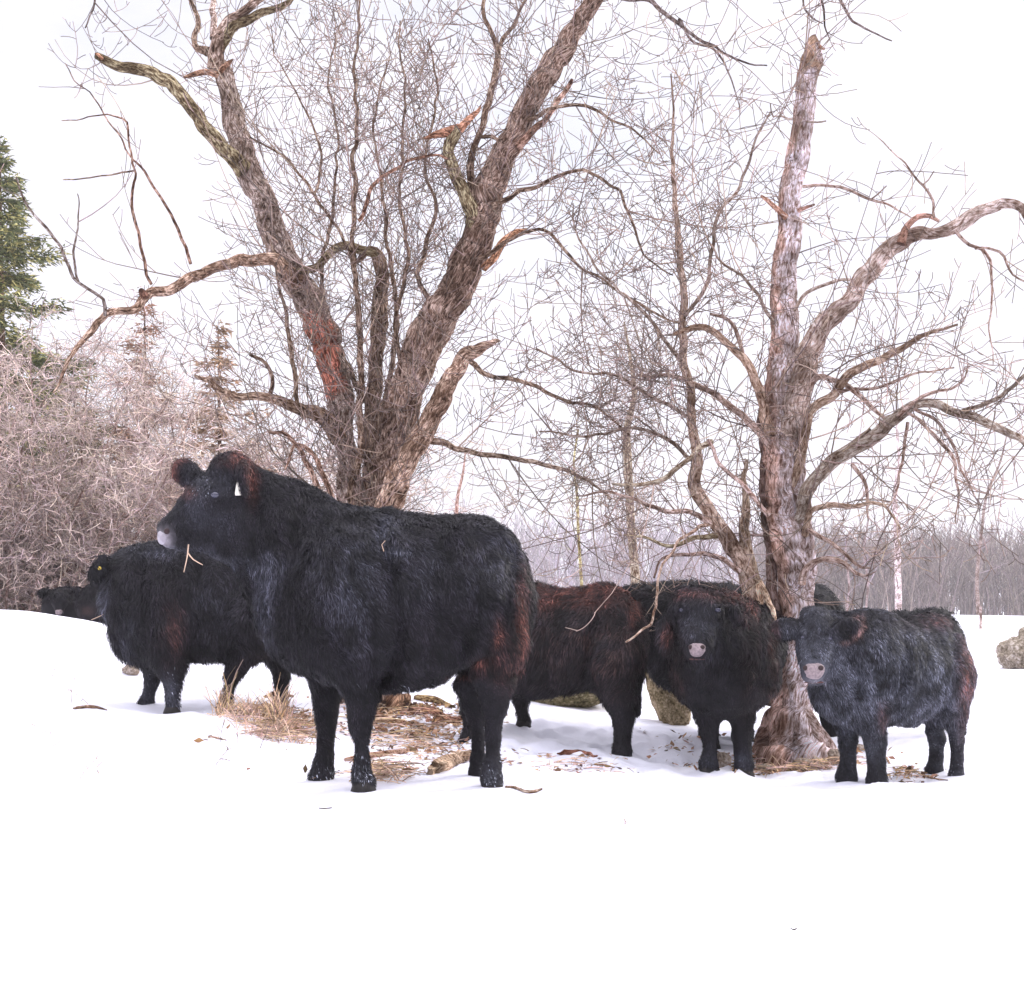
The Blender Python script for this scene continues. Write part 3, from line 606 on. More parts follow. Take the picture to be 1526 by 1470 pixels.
def build_cow(c, group='black cattle standing in the snow'):
    D0 = c['D']; s = D0 / F
    W = lambda p: P(p[0], p[1], D0 + p[2] * s)
    feet = [P(l[-1][0], l[-1][1] + HOOF * l[-1][3] / 16.0, D0 + l[-1][2] * s) for l in c['legs']]
    rc = np.mean(feet, axis=0); rc[2] = gz(rc[0], rc[1])
    root = empty(c['name'], rc, c['label'], c.get('cat', 'cow'), group)
    # --- body
    prims = list(c['prims']); mains = [W((p[1][0], p[1][1], p[1][2])) for p in prims]
    thin = {'bull': .84, 'calf': .86}.get(c['name'], .92)
    c['legs'] = [[(x, y, d, r * (1 if r > 32 else thin)) for x, y, d, r in l[:-1]] + [l[-1]] for l in c['legs']]
    for l in c['legs']:
        for a, b in zip(l[:-1], l[1:]): prims.append(('c', a[:3], a[3], b[:3], b[3], 1.0, 14 if a[3] > 26 else 5))
        x, y, d, r = l[-1]; prims.append(('c', (x, y, d), r, (x, y + HOOF * r / 16 * .5, d), r * .98, 1.0, 4))
    if c['tail']:
        tl = c['tail']
        for k, (a, b) in enumerate(zip(tl[:-1], tl[1:])):
            prims.append(('c', (*a, c['tail_d']), 7 - k, (*b, c['tail_d']), 7 + k, 1.0, 8))
    lo = np.full(3, 1e9); hi = -lo
    for p in prims:
        for q, r in ([(p[1], p[2]), (p[3], p[4])] if p[0] == 'c' else [(p[1], max(p[2]))]):
            w_ = W(q); lo = np.minimum(lo, w_ - r * s * 1.25); hi = np.maximum(hi, w_ + r * s * 1.25)
    cell = c['cell']; lo -= cell * 3; hi += cell * 3
    dims = np.ceil((hi - lo) / cell).astype(int)
    axs = [lo[k] + np.arange(dims[k]) * cell for k in range(3)]
    Fv = np.full(dims, 1.0, dtype=np.float32)
    for p in prims:
        if p[0] == 'c': A, ra, B, rb, sy, k = W(p[1]), p[2] * s, W(p[3]), p[4] * s, p[5], p[6] * s; big = max(ra, rb)
        else: A = B = W(p[1]); big = max(p[2]) * s; k = p[4] * s
        m = big + k * 1.2 + cell * 3
        i0 = np.maximum(((np.minimum(A, B) - m - lo) / cell).astype(int), 0); i1 = np.minimum(((np.maximum(A, B) + m - lo) / cell).astype(int) + 2, dims)
        X, Y, Z = np.meshgrid(axs[0][i0[0]:i1[0]], axs[1][i0[1]:i1[1]], axs[2][i0[2]:i1[2]], indexing='ij')
        if p[0] == 'c':
            d = B - A; dd = d.copy(); dd[1] /= sy; L2 = max(dd.dot(dd), 1e-9)
            x, y, z = X - A[0], (Y - A[1]) / sy, Z - A[2]
            t = np.clip((x * dd[0] + y * dd[1] + z * dd[2]) / L2, 0, 1)
            f = np.sqrt((x - t * dd[0]) ** 2 + (y - t * dd[1]) ** 2 + (z - t * dd[2]) ** 2) - (ra + (rb - ra) * t)
        else:
            rx, rz, ry = [v * s for v in p[2]]; an = math.radians(p[3])
            x, y, z = X - A[0], Y - A[1], Z - A[2]
            xr = x * math.cos(an) - z * math.sin(an); zr = x * math.sin(an) + z * math.cos(an)
            g = np.sqrt((xr / rx) ** 2 + (y / ry) ** 2 + (zr / rz) ** 2); g2 = np.sqrt((xr / rx ** 2) ** 2 + (y / ry ** 2) ** 2 + (zr / rz ** 2) ** 2) + 1e-9
            f = np.where(g > .3, g * (g - 1) / g2, -min(rx, ry, rz) * .8)
        sl = tuple(slice(i0[k_], i1[k_]) for k_ in range(3))
        Fv[sl] = smin(Fv[sl], f.astype(np.float32), max(k, 1e-4))
    # gentle muscle and matted-coat relief
    X, Y, Z = np.meshgrid(*axs, indexing='ij')
    nearm = np.abs(Fv) < cell * 3
    pts = np.stack([X[nearm], Y[nearm], Z[nearm]], 1)
    Fv[nearm] += (s * 4.0 * noise3(pts, .028 / s, 4) + s * 2.2 * noise3(pts, .07 / s, 8)).astype(np.float32) * (.6 if c['name'] == 'calf' else 1)
    Fv += c['hl'] * .28 * s
    for line, dep, wid in c.get('creases', []):
        kk = np.abs(Fv) < cell * 5
        pts = np.stack([X[kk], Y[kk], Z[kk]], 1); q2 = proj(pts); best = np.full(len(pts), 1e9)
        for (x1, y1), (x2, y2) in zip(line[:-1], line[1:]):
            a_ = np.array((x1, y1), dtype=float); b_ = np.array((x2 - x1, y2 - y1), dtype=float)
            t_ = np.clip(((q2 - a_) @ b_) / (b_ @ b_), 0, 1); best = np.minimum(best, np.linalg.norm(q2 - a_ - t_[:, None] * b_, axis=1))
        Fv[kk] += (dep * s * np.exp(-(best / wid) ** 2) * np.clip(np.abs(pts[:, 1] - D0) / (38 * s), 0, 1)).astype(np.float32)
    Vb, Qb = surface_nets(Fv, lo, cell)
    # normals from the field
    gr = np.stack(np.gradient(Fv, cell), -1)
    def nrm(pp):
        ii = np.clip(np.round((pp - lo) / cell).astype(int), 0, dims - 1); g = gr[ii[:, 0], ii[:, 1], ii[:, 2]]
        return g / (np.linalg.norm(g, axis=1, keepdims=True) + 1e-9)
    # keep only the body's own connected surface
    body = mesh_obj('body', Vb, Qb, None, M_SKIN, root, True, coat_colour(c, Vb) * .8)
    # --- coat: shaggy hair laid along the body
    tri = np.concatenate([Qb[:, [0, 1, 2]], Qb[:, [0, 2, 3]]]); a, b, cc = Vb[tri[:, 0]], Vb[tri[:, 1]], Vb[tri[:, 2]]
    ar = np.linalg.norm(np.cross(b - a, cc - a), axis=1); nh = c['hairs']
    t = RC.choice(len(tri), nh, p=ar / ar.sum()); u_ = RC.uniform(0, 1, (nh, 2)); fl = u_.sum(1) > 1; u_[fl] = 1 - u_[fl]
    p0 = a[t] + (b - a)[t] * u_[:, :1] + (cc - a)[t] * u_[:, 1:]; nn = nrm(p0)
    px = proj(p0); ln = np.full(nh, c['hl'] * s) * RC.uniform(.45, 1.35, nh)
    for (cx, cy), (rx, ry), k in c['short']:
        d = ((px[:, 0] - cx) / rx) ** 2 + ((px[:, 1] - cy) / ry) ** 2; ln *= 1 - (1 - k) * np.exp(-d ** 2)
    for l in c['legs']:                               # shorter hair low on the legs
        yb = l[-1][1]; ln *= np.where((np.abs(px[:, 0] - l[-1][0]) < 45) & (px[:, 1] > l[3 if len(l) > 4 else 1][1] - 45), .60, 1)
    if c['nose']:                                     # bare muzzle
        nx_, ny_ = c['nose']['c']; rr_ = c['nose']['r']
        ln *= np.where(((px[:, 0] - nx_) / rr_[0]) ** 2 + ((px[:, 1] - ny_) / rr_[1]) ** 2 < 2.4, .3, 1)
    keep = np.ones(nh, dtype=bool); fwd = nn[:, 1] < .25
    if c['nose'] and c['nose_mat'] != 'pink': keep &= ~(((px[:, 0] - nx_) / 15) ** 2 + ((px[:, 1] - ny_) / 19) ** 2 < 1)
    if c['nose']: keep &= ~((((px[:, 0] - nx_) / (rr_[0] * 1.02)) ** 4 + ((px[:, 1] - ny_) / (rr_[1] * 1.02)) ** 4 < 1) & fwd)
    for e in c['eye']: keep &= ~((((px[:, 0] - e[0]) / (e[2] * 1.25)) ** 2 + ((px[:, 1] - e[1] + e[2] * .2) / (e[2] * .95)) ** 2 < 1) & (nn[:, 1] < .1))
    p0, nn, px, ln = p0[keep], nn[keep], px[keep], ln[keep]; nh = len(p0)
    cd = np.tile(np.array(c['comb'], dtype=float), (nh, 1))
    cd += .65 * np.stack([noise3(p0, .055 / s * .6, q) for q in (41, 43, 47)], 1) + .6 * np.stack([noise3(p0, .16 / s * .6, q) for q in (51, 53, 57)], 1) + RC.normal(0, .22, (nh, 3))
    cd -= nn * (cd * nn).sum(1, keepdims=True); cd /= np.linalg.norm(cd, axis=1, keepdims=True) + 1e-9
    lift = .22 + .30 * np.clip(noise3(p0, .12 / s * .6, 61), 0, 1) + RC.uniform(0, .22, nh)
    side = np.cross(cd, nn); side = side * np.cos(RC.uniform(-.9, .9, nh))[:, None] + nn * np.sin(RC.uniform(-.7, .7, nh))[:, None]
    side /= np.linalg.norm(side, axis=1, keepdims=True)
    wd = (RC.uniform(.38, .92, nh) * (c['hl'] / 12.0) ** .5 * s)[:, None]
    base = p0 - nn * cell * .15
    mid = base + cd * (ln * .5)[:, None] + nn * (ln * lift)[:, None]
    tip = base + cd * ln[:, None] + nn * (ln * lift * 1.15)[:, None] - np.array((0, 0, 1)) * (ln * .22)[:, None]
    HV = np.stack([base - side * wd, base + side * wd, mid + side * wd * .75, mid - side * wd * .75, tip], 1).reshape(-1, 3)
    k5 = np.arange(nh) * 5
    col = coat_colour(c, p0, 1.0) * (.35 + 2.4 * RC.uniform(0, 1, (nh, 1)) ** 2.6) * np.clip(1 + .95 * noise3(p0 * np.array((1, 1, .55)), .11 / s * .6, 71) + .4 * noise3(p0, .3 / s * .6, 73), .25, 3)[:, None]
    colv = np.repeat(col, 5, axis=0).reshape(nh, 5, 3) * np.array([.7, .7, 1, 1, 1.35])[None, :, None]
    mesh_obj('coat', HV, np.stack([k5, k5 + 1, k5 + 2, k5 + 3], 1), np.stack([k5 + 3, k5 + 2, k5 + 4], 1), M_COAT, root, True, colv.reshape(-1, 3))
    # --- hooves
    for l in c['legs']:
        x, y, d, r = l[-1]; ft = W((x, y, d)); h = HOOF * r / 16 * s; rr_ = r * s * 1.0
        vs = []; k = 14; yaw = math.atan2(c['comb'][0], 1) if False else 0
        for hz, kk in ((1.0, .80), (.5, .98), (0.05, 1.12), (0.0, 1.05)):
            for a_ in range(k):
                t_ = 2 * math.pi * a_ / k; rad = rr_ * kk * (1 - .16 * abs(math.cos(t_)) ** 8 * (1 if math.cos(t_) < 0 else .3))
                vs.append((ft[0] + math.cos(t_) * rad, ft[1] + math.sin(t_) * rad, ft[2] - h + hz * h * 1.05))
        vs.append((ft[0], ft[1], ft[2] - h)); qs = [(g * k + a_, (g) * k + (a_ + 1) % k, (g + 1) * k + (a_ + 1) % k, (g + 1) * k + a_) for g in range(3) for a_ in range(k)]
        ts = [(3 * k + a_, 3 * k + (a_ + 1) % k, 4 * k) for a_ in range(k)]
        mesh_obj('hoof', vs, qs, ts, M_HOOF, root)
    # --- face details lie on the surface found by marching along the sight line
    def front(x, y):
        for D in np.arange(lo[1], hi[1], cell * .25):
            q = P(x, y, D); ii = ((q - lo) / cell).astype(int)
            if np.all(ii >= 0) and np.all(ii < dims) and Fv[tuple(ii)] < 0: return q
        return P(x, y, D0)
    def blob(name, ctr, rad, mat, parent, seg=12, rough=0):
        vs, qs, ts = [], [], []
        for i_ in range(seg + 1):
            ph = math.pi * i_ / seg
            for j_ in range(seg * 2):
                t_ = math.pi * j_ / seg; v_ = np.array((math.sin(ph) * math.cos(t_), math.sin(ph) * math.sin(t_), math.cos(ph)))
                vs.append(ctr + v_ * rad)
        n2 = seg * 2
        for i_ in range(seg):
            for j_ in range(n2): qs.append((i_ * n2 + j_, i_ * n2 + (j_ + 1) % n2, (i_ + 1) * n2 + (j_ + 1) % n2, (i_ + 1) * n2 + j_))
        vs = np.array(vs)
        if rough: vs = vs + rough * noise3(vs, 40, 2)[:, None] * (vs - ctr)
        return mesh_obj(name, vs, qs, None, mat, parent)
    for e in c['eye']:
        q = front(e[0], e[1]); blob('eye', q + np.array((0, .002, 0)), np.array((e[2], e[2] * .75, e[2] * .72)) * s, M_EYE, root, 8)
    if c['nose']:
        nx_, ny_ = c['nose']['c']; rx, rz = c['nose']['r']
        q0 = front(nx_, ny_)
        # nose pad: a grid draped over the muzzle, wide at the top and tapering to the lip
        g = 15; vs = []; cell2 = s
        for i_ in range(g):
            for j_ in range(g):
                vv = 1 - 2 * i_ / (g - 1); uu = 2 * j_ / (g - 1) - 1
                wv = (1 - .30 * max(0, -vv)) * math.sqrt(max(0, 1 - (abs(vv) ** 4) * .55)); hv = math.sqrt(max(0, 1 - abs(uu) ** 4 * .4))
                xx = nx_ + uu * rx * wv; yy = ny_ - vv * rz * hv
                qq = front(xx, yy); qq[1] -= cell * .7; edge = max(abs(uu), abs(vv)); pr = (1 - edge ** 4) * 3.2 * s - (edge > .99) * 2.5 * s
                if np.linalg.norm(qq - q0) > 3 * max(rx, rz) * s: qq = P(xx, yy, q0[1] + rx * s)
                vs.append(qq - np.array((0, pr + .001, 0)))
        vs = np.array(vs); v2 = vs.reshape(g, g, 3)
        for _ in range(2): v2[1:-1, 1:-1, 1] = (v2[1:-1, 1:-1, 1] + v2[:-2, 1:-1, 1] + v2[2:, 1:-1, 1] + v2[1:-1, :-2, 1] + v2[1:-1, 2:, 1]) / 5
        qs = [(i_ * g + j_, (i_ + 1) * g + j_, (i_ + 1) * g + j_ + 1, i_ * g + j_ + 1) for i_ in range(g - 1) for j_ in range(g - 1)]
        if c['nose_mat'] == 'pink': nose = mesh_obj('nose', v2.reshape(-1, 3), qs, None, M_NOSE, root)
        else: nose = blob('nose', W((nx_ + 1, ny_, 0)), np.array((rx * 1.0, rx * 1.75, rz * .98)) * s, M_NOSE_PALE, root, 12, .12)
        if c['nose_mat'] == 'pink' and rx > 8:
            for ww, dy, mm in ((.8, 2.5, M_LIP),):
                q = front(nx_ + 1, ny_ + rz + dy); blob('lips', q, np.array((rx * ww, 3.5, 1.6)) * s, mm, root, 8)
        elif c['nose_mat'] != 'pink': q = front(nx_ + 12, ny_ + rz - 1); blob('lips', q, np.array((14, 2, 1.8)) * s, M_NOSTRIL, root, 8)
        for e in c['nose']['nostril']:
            if c['nose_mat'] == 'pink': k = np.argmin(np.abs(proj(v2.reshape(-1, 3)) - np.array(e[:2])).sum(1)); q = v2.reshape(-1, 3)[k]
            else: q = W((e[0], e[1], -rx * 1.58))
            blob('nostril', q + np.array((0, -.001, 0)), np.array((e[2] * 1.0, e[2] * .75, e[2] * .95)) * s, M_NOSTRIL, nose, 6)
    if c['tag']:
        tx, ty = c['tag']['at']; sx, sy_ = c['tag']['size']; q = front(tx, ty) - np.array((0, .024, 0))
        if c['tag']['mat'] == 'y': blob('ear_tag', q, np.array((sx * s * .55, .006, sy_ * s * .55)), M_TAG_Y, root, 8)
        else:
            o_ = [(-.25, 1), (.25, 1), (.55, -.6), (.5, -.95), (-.5, -.95), (-.55, -.6)]
            vs = [q + np.array((a_ * sx * s, dy, b_ * sy_ * .5 * s)) for dy in (-.003, .003) for a_, b_ in o_]
            qs = [(k, (k + 1) % 6, (k + 1) % 6 + 6, k + 6) for k in range(6)] + [(0, 5, 2, 1), (5, 4, 3, 2), (6, 7, 8, 11), (11, 8, 9, 10)]
            mesh_obj('ear_tag', vs, qs, None, M_TAG_W, root, False)
    return root, front

import time as _t
_t0 = _t.time(); ROOTS = []
for c in COWS: ROOTS.append(build_cow(c))
print('cattle built in %.1f s' % (_t.time() - _t0))

# ------------------------------------------------------------------ trees
def tree_limbs(root, origin_name, limbs, mat, tw, twig_cfg, sides_max=18):
    """limbs: (part, points, D0, D1, tint, twig density factor). part 'trunk' limbs are fused into one mesh; each 'limb' is its own part"""
    trunk = TubeSet(); limb_parts = []
    for k, (part, pts, D0, D1, tint, dens) in enumerate(limbs):
        path, rad = px_path(pts, D0, D1, .022 if pts[0][2] > 20 else .035)
        big = rad.max()
        sides = 44 if big > .2 else 26 if big > .09 else 16 if big > .045 else 10 if big > .02 else 6
        rough = .25 if big > .06 else .18 if big > .02 else .06
        if isinstance(tint, tuple) and not isinstance(tint[0], tuple): colr = np.array(tint)
        else:                                   # patches: ((base), (y0, y1, colour))
            colr = np.array(tint[0])
        # one shared displacement field keeps every joint closed
        path = path + np.stack([noise3(path, 4.5, 7 * q_) + .55 * noise3(path, 12, 7 * q_ + 3) for q_ in range(3)], 1) * .026
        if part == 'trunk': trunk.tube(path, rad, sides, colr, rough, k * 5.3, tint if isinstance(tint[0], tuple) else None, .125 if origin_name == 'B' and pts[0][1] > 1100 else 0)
        else:
            ts = TubeSet(); ts.tube(path, rad, sides, colr, rough, k * 5.3); limb_parts.append(ts)
        L, r, sp, lv = twig_cfg
        if dens > 0:
            ff = 1.0 if big > .03 else .75
            tw.along(path, L * ff, r * ff, sp / dens, lv, a0=.22 if big > .05 else .08, flat=.8)
            if dens >= .9: tw.along(path, L * 1.6, r * 1.05, sp * 2.4 / dens, lv, a0=.10, flat=.6)
    tr = trunk.build('trunk', mat, root)
    for ts in limb_parts: ts.build('limb', mat, root)
    return tr

W1 = (1, 1, 1); DK = (.85, .76, .70); GRN = (.85, .88, .62); WH = (1.35, 1.35, 1.4); RW = (1.15, .82, .68)
SN = (.80, .72, .62)

# --- the big old tree behind the side-on cow
DA = 10.2
zA = gz((545 - CX) / F * DA, DA)
tA = empty('old_apple_tree', ((545 - CX) / F * DA, DA, zA), 'big forked bare tree with a red stripped patch, behind the side-on cow', 'tree', 'old bare trees among the cattle')
LA = [
 ('trunk', [(528, 1085, 73.0), (530, 1045, 56.2), (530, 980, 47.1), (533, 900, 42.6), (535, 820, 39.5), (530, 750, 35.0), (520, 690, 31.9), (515, 640, 31.9), (505, 580, 38.6), (487, 510, 42.0), (467, 462, 40.3), (437, 415, 40.9), (412, 360, 39.1), (386, 290, 37.2), (366, 240, 35.3), (350, 190, 30.7), (336, 130, 27.0), (322, 96, 25.1)], DA, DA + .15, (W1, (472, 592, (1.45, .72, .58))), 1.0),
 ('trunk', [(580, 1085, 76.0), (572, 1045, 59.3), (568, 980, 50.2), (566, 900, 47.1), (566, 820, 45.6), (573, 750, 45.6), (588, 650, 47.1), (612, 560, 52.1), (640, 490, 52.1), (678, 422, 53.9), (705, 370, 50.2), (726, 310, 42.8), (745, 250, 38.1), (770, 190, 35.3), (797, 140, 33.5), (832, 90, 31.6), (857, 45, 27.0), (882, 5, 23.2), (905, -40, 19.5), (945, -110, 14.9), (1010, -175, 11.2)], DA, DA - .5, DK, 1.3),
 ('trunk', [(552, 1080, 59.4), (548, 980, 37.0), (546, 880, 33.0), (548, 780, 30.4), (556, 690, 27.7), (558, 620, 25.1), (560, 560, 22.4), (562, 480, 21.8), (572, 420, 18.5), (560, 385, 17.2), (545, 378, 11.9), (530, 392, 5.3)], DA + .1, DA + .05, SN, 1.0),
 ('limb', [(318, 104, 24), (326, 72, 23), (340, 40, 19), (366, 14, 14), (395, -10, 11), (420, -50, 9)], DA + .1, DA - .1, (1.2, 1.15, 1.1), .5),
 ('limb', [(322, 90, 20), (335, 60, 17), (352, 38, 14), (385, 20, 11), (412, 14, 9), (428, 4, 8), (433, -8, 4)], DA + .1, DA - .2, GRN, .3),
 ('limb', [(312, 80, 14), (298, 70, 10), (289, 58, 8), (294, 32, 7), (284, 6, 6), (268, -14, 5)], DA + .1, DA + .3, SN, .6),
 ('limb', [(320, 60, 10), (317, 20, 8), (312, -25, 6)], DA + .1, DA + .5, WH, .3),
 ('limb', [(326, 112, 9), (305, 108, 9), (290, 112, 8), (276, 117, 4)], DA + .05, DA - .1, (1.3, 1.0, .8), .0),
 ('limb', [(330, 106, 9), (340, 97, 7), (346, 90, 2)], DA, DA - .1, (1.2, .9, .7), 0),
 ('limb', [(366, 255, 30), (350, 236, 25), (326, 212, 21), (290, 166, 19), (256, 126, 18), (216, 105, 15), (180, 96, 13), (158, 88, 12), (141, 80, 9)], DA + .05, DA - .6, GRN, .35),
 ('limb', [(150, 86, 6), (143, 79, 5), (138, 76, 1.5)], DA - .6, DA - .62, (1.6, 1.1, .8), 0),
 ('limb', [(610, 740, 40), (575, 800, 44), (580, 750, 38), (605, 690, 31), (640, 630, 29), (664, 578, 28), (690, 535, 25), (716, 520, 16), (738, 512, 8), (747, 509, 2)][1:], DA - .25, DA - .75, (1.5, 1.35, 1.2), .6),
 ('limb', [(708, 350, 26), (700, 315, 24), (690, 285, 20), (678, 255, 18), (674, 225, 18), (681, 196, 17)], DA - .3, DA - .45, GRN, .4),
 ('limb', [(684, 196, 16), (668, 199, 14), (650, 203, 10), (632, 208, 3)], DA - .45, DA - .5, (1.5, 1.0, .75), 0),
 ('limb', [(680, 200, 14), (698, 182, 11), (712, 168, 6), (718, 156, 1.5)], DA - .45, DA - .5, (1.5, 1.0, .75), .3),
 ('limb', [(700, 330, 14), (703, 290, 12), (705, 240, 11), (716, 190, 10), (731, 140, 10), (741, 95, 9), (742, 78, 8), (732, 50, 7), (723, 15, 6), (720, -30, 5)], DA - .35, DA - .1, SN, 1.0),
 ('limb', [(741, 84, 7), (752, 55, 6), (770, 30, 5), (786, -5, 4)], DA - .2, DA, SN, 1.0),
 ('limb', [(716, 205, 6), (727, 207, 6), (745, 212, 5)], DA - .3, DA - .45, SN, 0),
 ('limb', [(560, 385, 14), (530, 372, 14), (500, 375, 13), (470, 395, 11), (440, 408, 11)], DA + .05, DA, GRN, .8),
 ('limb', [(445, 420, 26), (425, 402, 21), (402, 390, 18), (360, 386, 17), (325, 396, 15), (288, 414, 14), (250, 430, 14), (215, 438, 13), (196, 462, 12), (160, 470, 10), (138, 488, 9), (118, 516, 7), (98, 545, 5), (80, 585, 2.5)], DA, DA - 1.5, (1.25, 1.1, .95), .55),
 ('limb', [(215, 440, 12), (208, 432, 11), (206, 428, 8)], DA - .9, DA - .95, (.9, .6, .5), 0),
 ('limb', [(157, 470, 6), (156, 450, 5), (122, 425, 5), (98, 388, 4.5), (72, 338, 4.5), (45, 305, 3.5), (28, 262, 2.5)], DA - 1.1, DA - 1.4, (.9, .95, 1.0), .35),
 ('limb', [(118, 420, 3.5), (110, 375, 3.5), (115, 330, 2.5), (117, 286, 1.5)], DA - 1.2, DA - 1.2, (.9, .95, 1.0), .3),
 ('limb', [(222, 425, 5), (207, 365, 4.5), (196, 305, 4.5), (198, 248, 3.5), (191, 215, 3), (192, 185, 3.5), (170, 173, 2.6), (140, 175, 2.2), (95, 186, 1.5)], DA - .95, DA - 1.2, (.95, .75, .65), .2),
 ('limb', [(198, 250, 3), (176, 253, 3), (140, 260, 2.5), (92, 268, 2)], DA - 1.1, DA - 1.2, SN, .2),
 ('limb', [(284, 396, 5), (266, 350, 5), (243, 302, 4.5), (215, 250, 4), (195, 232, 3), (160, 180, 2.4), (130, 140, 2), (97, 96, 1.5)], DA - .6, DA - 1.0, (.95, .75, .65), .25),
 ('limb', [(510, 650, 26), (482, 622, 22), (442, 604, 17), (402, 596, 14), (360, 590, 11), (320, 574, 9), (290, 560, 4)], DA, DA - .8, (1.15, 1.05, .9), .9),
 ('limb', [(440, 602, 7), (437, 545, 7), (428, 480, 6), (418, 430, 4), (400, 360, 3)], DA - .3, DA - .2, SN, 1.2),
 ('limb', [(400, 594, 7), (405, 560, 6), (392, 533, 6), (375, 527, 5)], DA - .4, DA - .6, SN, .8),
 ('limb', [(522, 800, 11.5), (530, 700, 10.1), (538, 600, 10.1), (535, 500, 8.6), (530, 400, 7.9), (525, 330, 7.2), (530, 250, 6.5), (532, 140, 5.0), (535, 30, 3.6), (540, -20, 2.9)], DA - .25, DA - .4, SN, 1.3),
 ('limb', [(533, 330, 6), (560, 270, 6), (600, 245, 5), (640, 232, 4), (668, 240, 3)], DA - .3, DA - .6, RW, 1.2),
 ('limb', [(600, 620, 8.6), (590, 500, 6.5), (605, 400, 5.8), (598, 300, 5.0), (602, 200, 4.3), (600, 110, 2.9), (596, 30, 2.2)], DA - .2, DA - .1, SN, 1.2),
 ('limb', [(536, 420, 5.8), (510, 350, 5.0), (470, 290, 5.0), (440, 250, 4.3), (400, 225, 3.6), (375, 205, 2.9)], DA - .2, DA - .3, SN, 1.2),
 ('limb', [(470, 290, 3.6), (480, 230, 3.6), (455, 160, 2.9), (420, 100, 2.2), (405, 40, 1.4)], DA - .2, DA - .1, SN, 1.2),
 ('limb', [(545, 600, 8.6), (500, 500, 6.5), (480, 400, 5.8), (495, 310, 5.0), (505, 220, 3.6), (490, 130, 2.9), (500, 50, 2.2)], DA + .1, DA + .4, SN, 1.2),
 ('limb', [(565, 700, 10.1), (575, 600, 8.6), (590, 500, 7.2), (575, 330, 5.0), (560, 200, 3.6), (575, 90, 2.2)], DA + .1, DA + .3, SN, 1.2),
 ('limb', [(650, 480, 9.4), (625, 400, 7.2), (648, 320, 5.8), (635, 250, 4.3), (650, 150, 3.6), (640, 60, 2.2)], DA - .2, DA, SN, 1.2),
 ('limb', [(640, 655, 11), (680, 667, 9), (720, 676, 8), (770, 680, 7), (830, 696, 6), (875, 718, 4), (910, 745, 3)], DA - .3, DA - .6, (.9, .85, .75), 1.3),
 ('limb', [(700, 540, 9), (730, 560, 7), (780, 570, 6), (840, 600, 5), (890, 610, 4), (940, 650, 3)], DA - .6, DA - .8, SN, 1.4),
 ('limb', [(722, 400, 12), (740, 372, 13), (762, 350, 10), (782, 342, 4)], DA - .4, DA - .6, (1.6, 1.1, .75), .4),
 ('limb', [(712, 385, 8), (755, 362, 6), (800, 345, 5), (840, 370, 5), (870, 400, 4.5), (910, 430, 4), (960, 460, 4), (1010, 480, 3)], DA - .5, DA - .8, SN, 1.3),
 ('limb', [(733, 305, 9), (770, 288, 7), (810, 272, 6), (850, 255, 5), (900, 265, 4), (940, 320, 4), (960, 380, 3), (1000, 410, 2)], DA - .4, DA - .7, SN, 1.2),
 ('limb', [(772, 222, 12), (790, 198, 10), (815, 175, 8), (850, 130, 7), (856, 118, 5)], DA - .45, DA - .6, (1.2, .95, .85), .3),
 ('limb', [(783, 180, 8), (830, 160, 6), (870, 160, 5), (910, 180, 4), (950, 200, 3), (985, 230, 2)], DA - .5, DA - .8, SN, 1.2),
 ('limb', [(905, -5, 8), (960, -5, 7), (1000, 25, 6), (1025, 50, 5), (1065, 75, 4), (1100, 90, 3), (1140, 100, 2)], DA - .6, DA - 1.0, (.6, .6, .65), .35),
 ('limb', [(1012, 30, 5), (1030, 62, 4), (1068, 82, 3.5), (1090, 120, 2.5), (1107, 170, 1.6)], DA - .8, DA - 1.0, (.6, .6, .65), .2),
 ('limb', [(1010, -175, 12), (1080, -190, 10), (1150, -150, 8), (1215, -70, 6), (1245, -10, 5), (1268, 30, 4), (1300, 50, 3), (1328, 62, 2)], DA - .5, DA - 1.0, (.6, .6, .65), .5),
 ('limb', [(1215, -70, 5), (1222, -10, 4), (1230, 30, 3), (1240, 60, 1.5)], DA - .9, DA - 1.0, (.6, .6, .65), .9),
 ('limb', [(1150, -150, 5), (1190, -40, 3.5), (1205, 20, 3), (1228, 36, 1.5)], DA - .8, DA - 1.0, (.6, .6, .65), .9),
 ('limb', [(268, -14, 5), (215, -60, 4), (160, -40, 3.5), (140, 5, 3), (125, 40, 2)], DA + .3, DA, (.7, .7, .75), 1.0),
 ('limb', [(500, 900, 14), (480, 780, 10), (462, 700, 8), (430, 650, 6), (400, 640, 4)], DA - .3, DA - .6, (1.2, 1.0, .9), 1.0),
 ('limb', [(505, 930, 12), (498, 780, 8), (470, 690, 7), (440, 660, 5), (420, 700, 3)], DA - .35, DA - .7, (1.2, 1.0, .9), 1.0),
]
twA = Twigs(11, up=.30, curl=.12, col=(.27, .20, .16), rmin=.0027)
tree_limbs(tA, 'A', LA, M_BARK_A, twA, (.88, .0064, .162, 2))
twA.build('twigs', tA)
print('tree A twigs', len(twA.P))

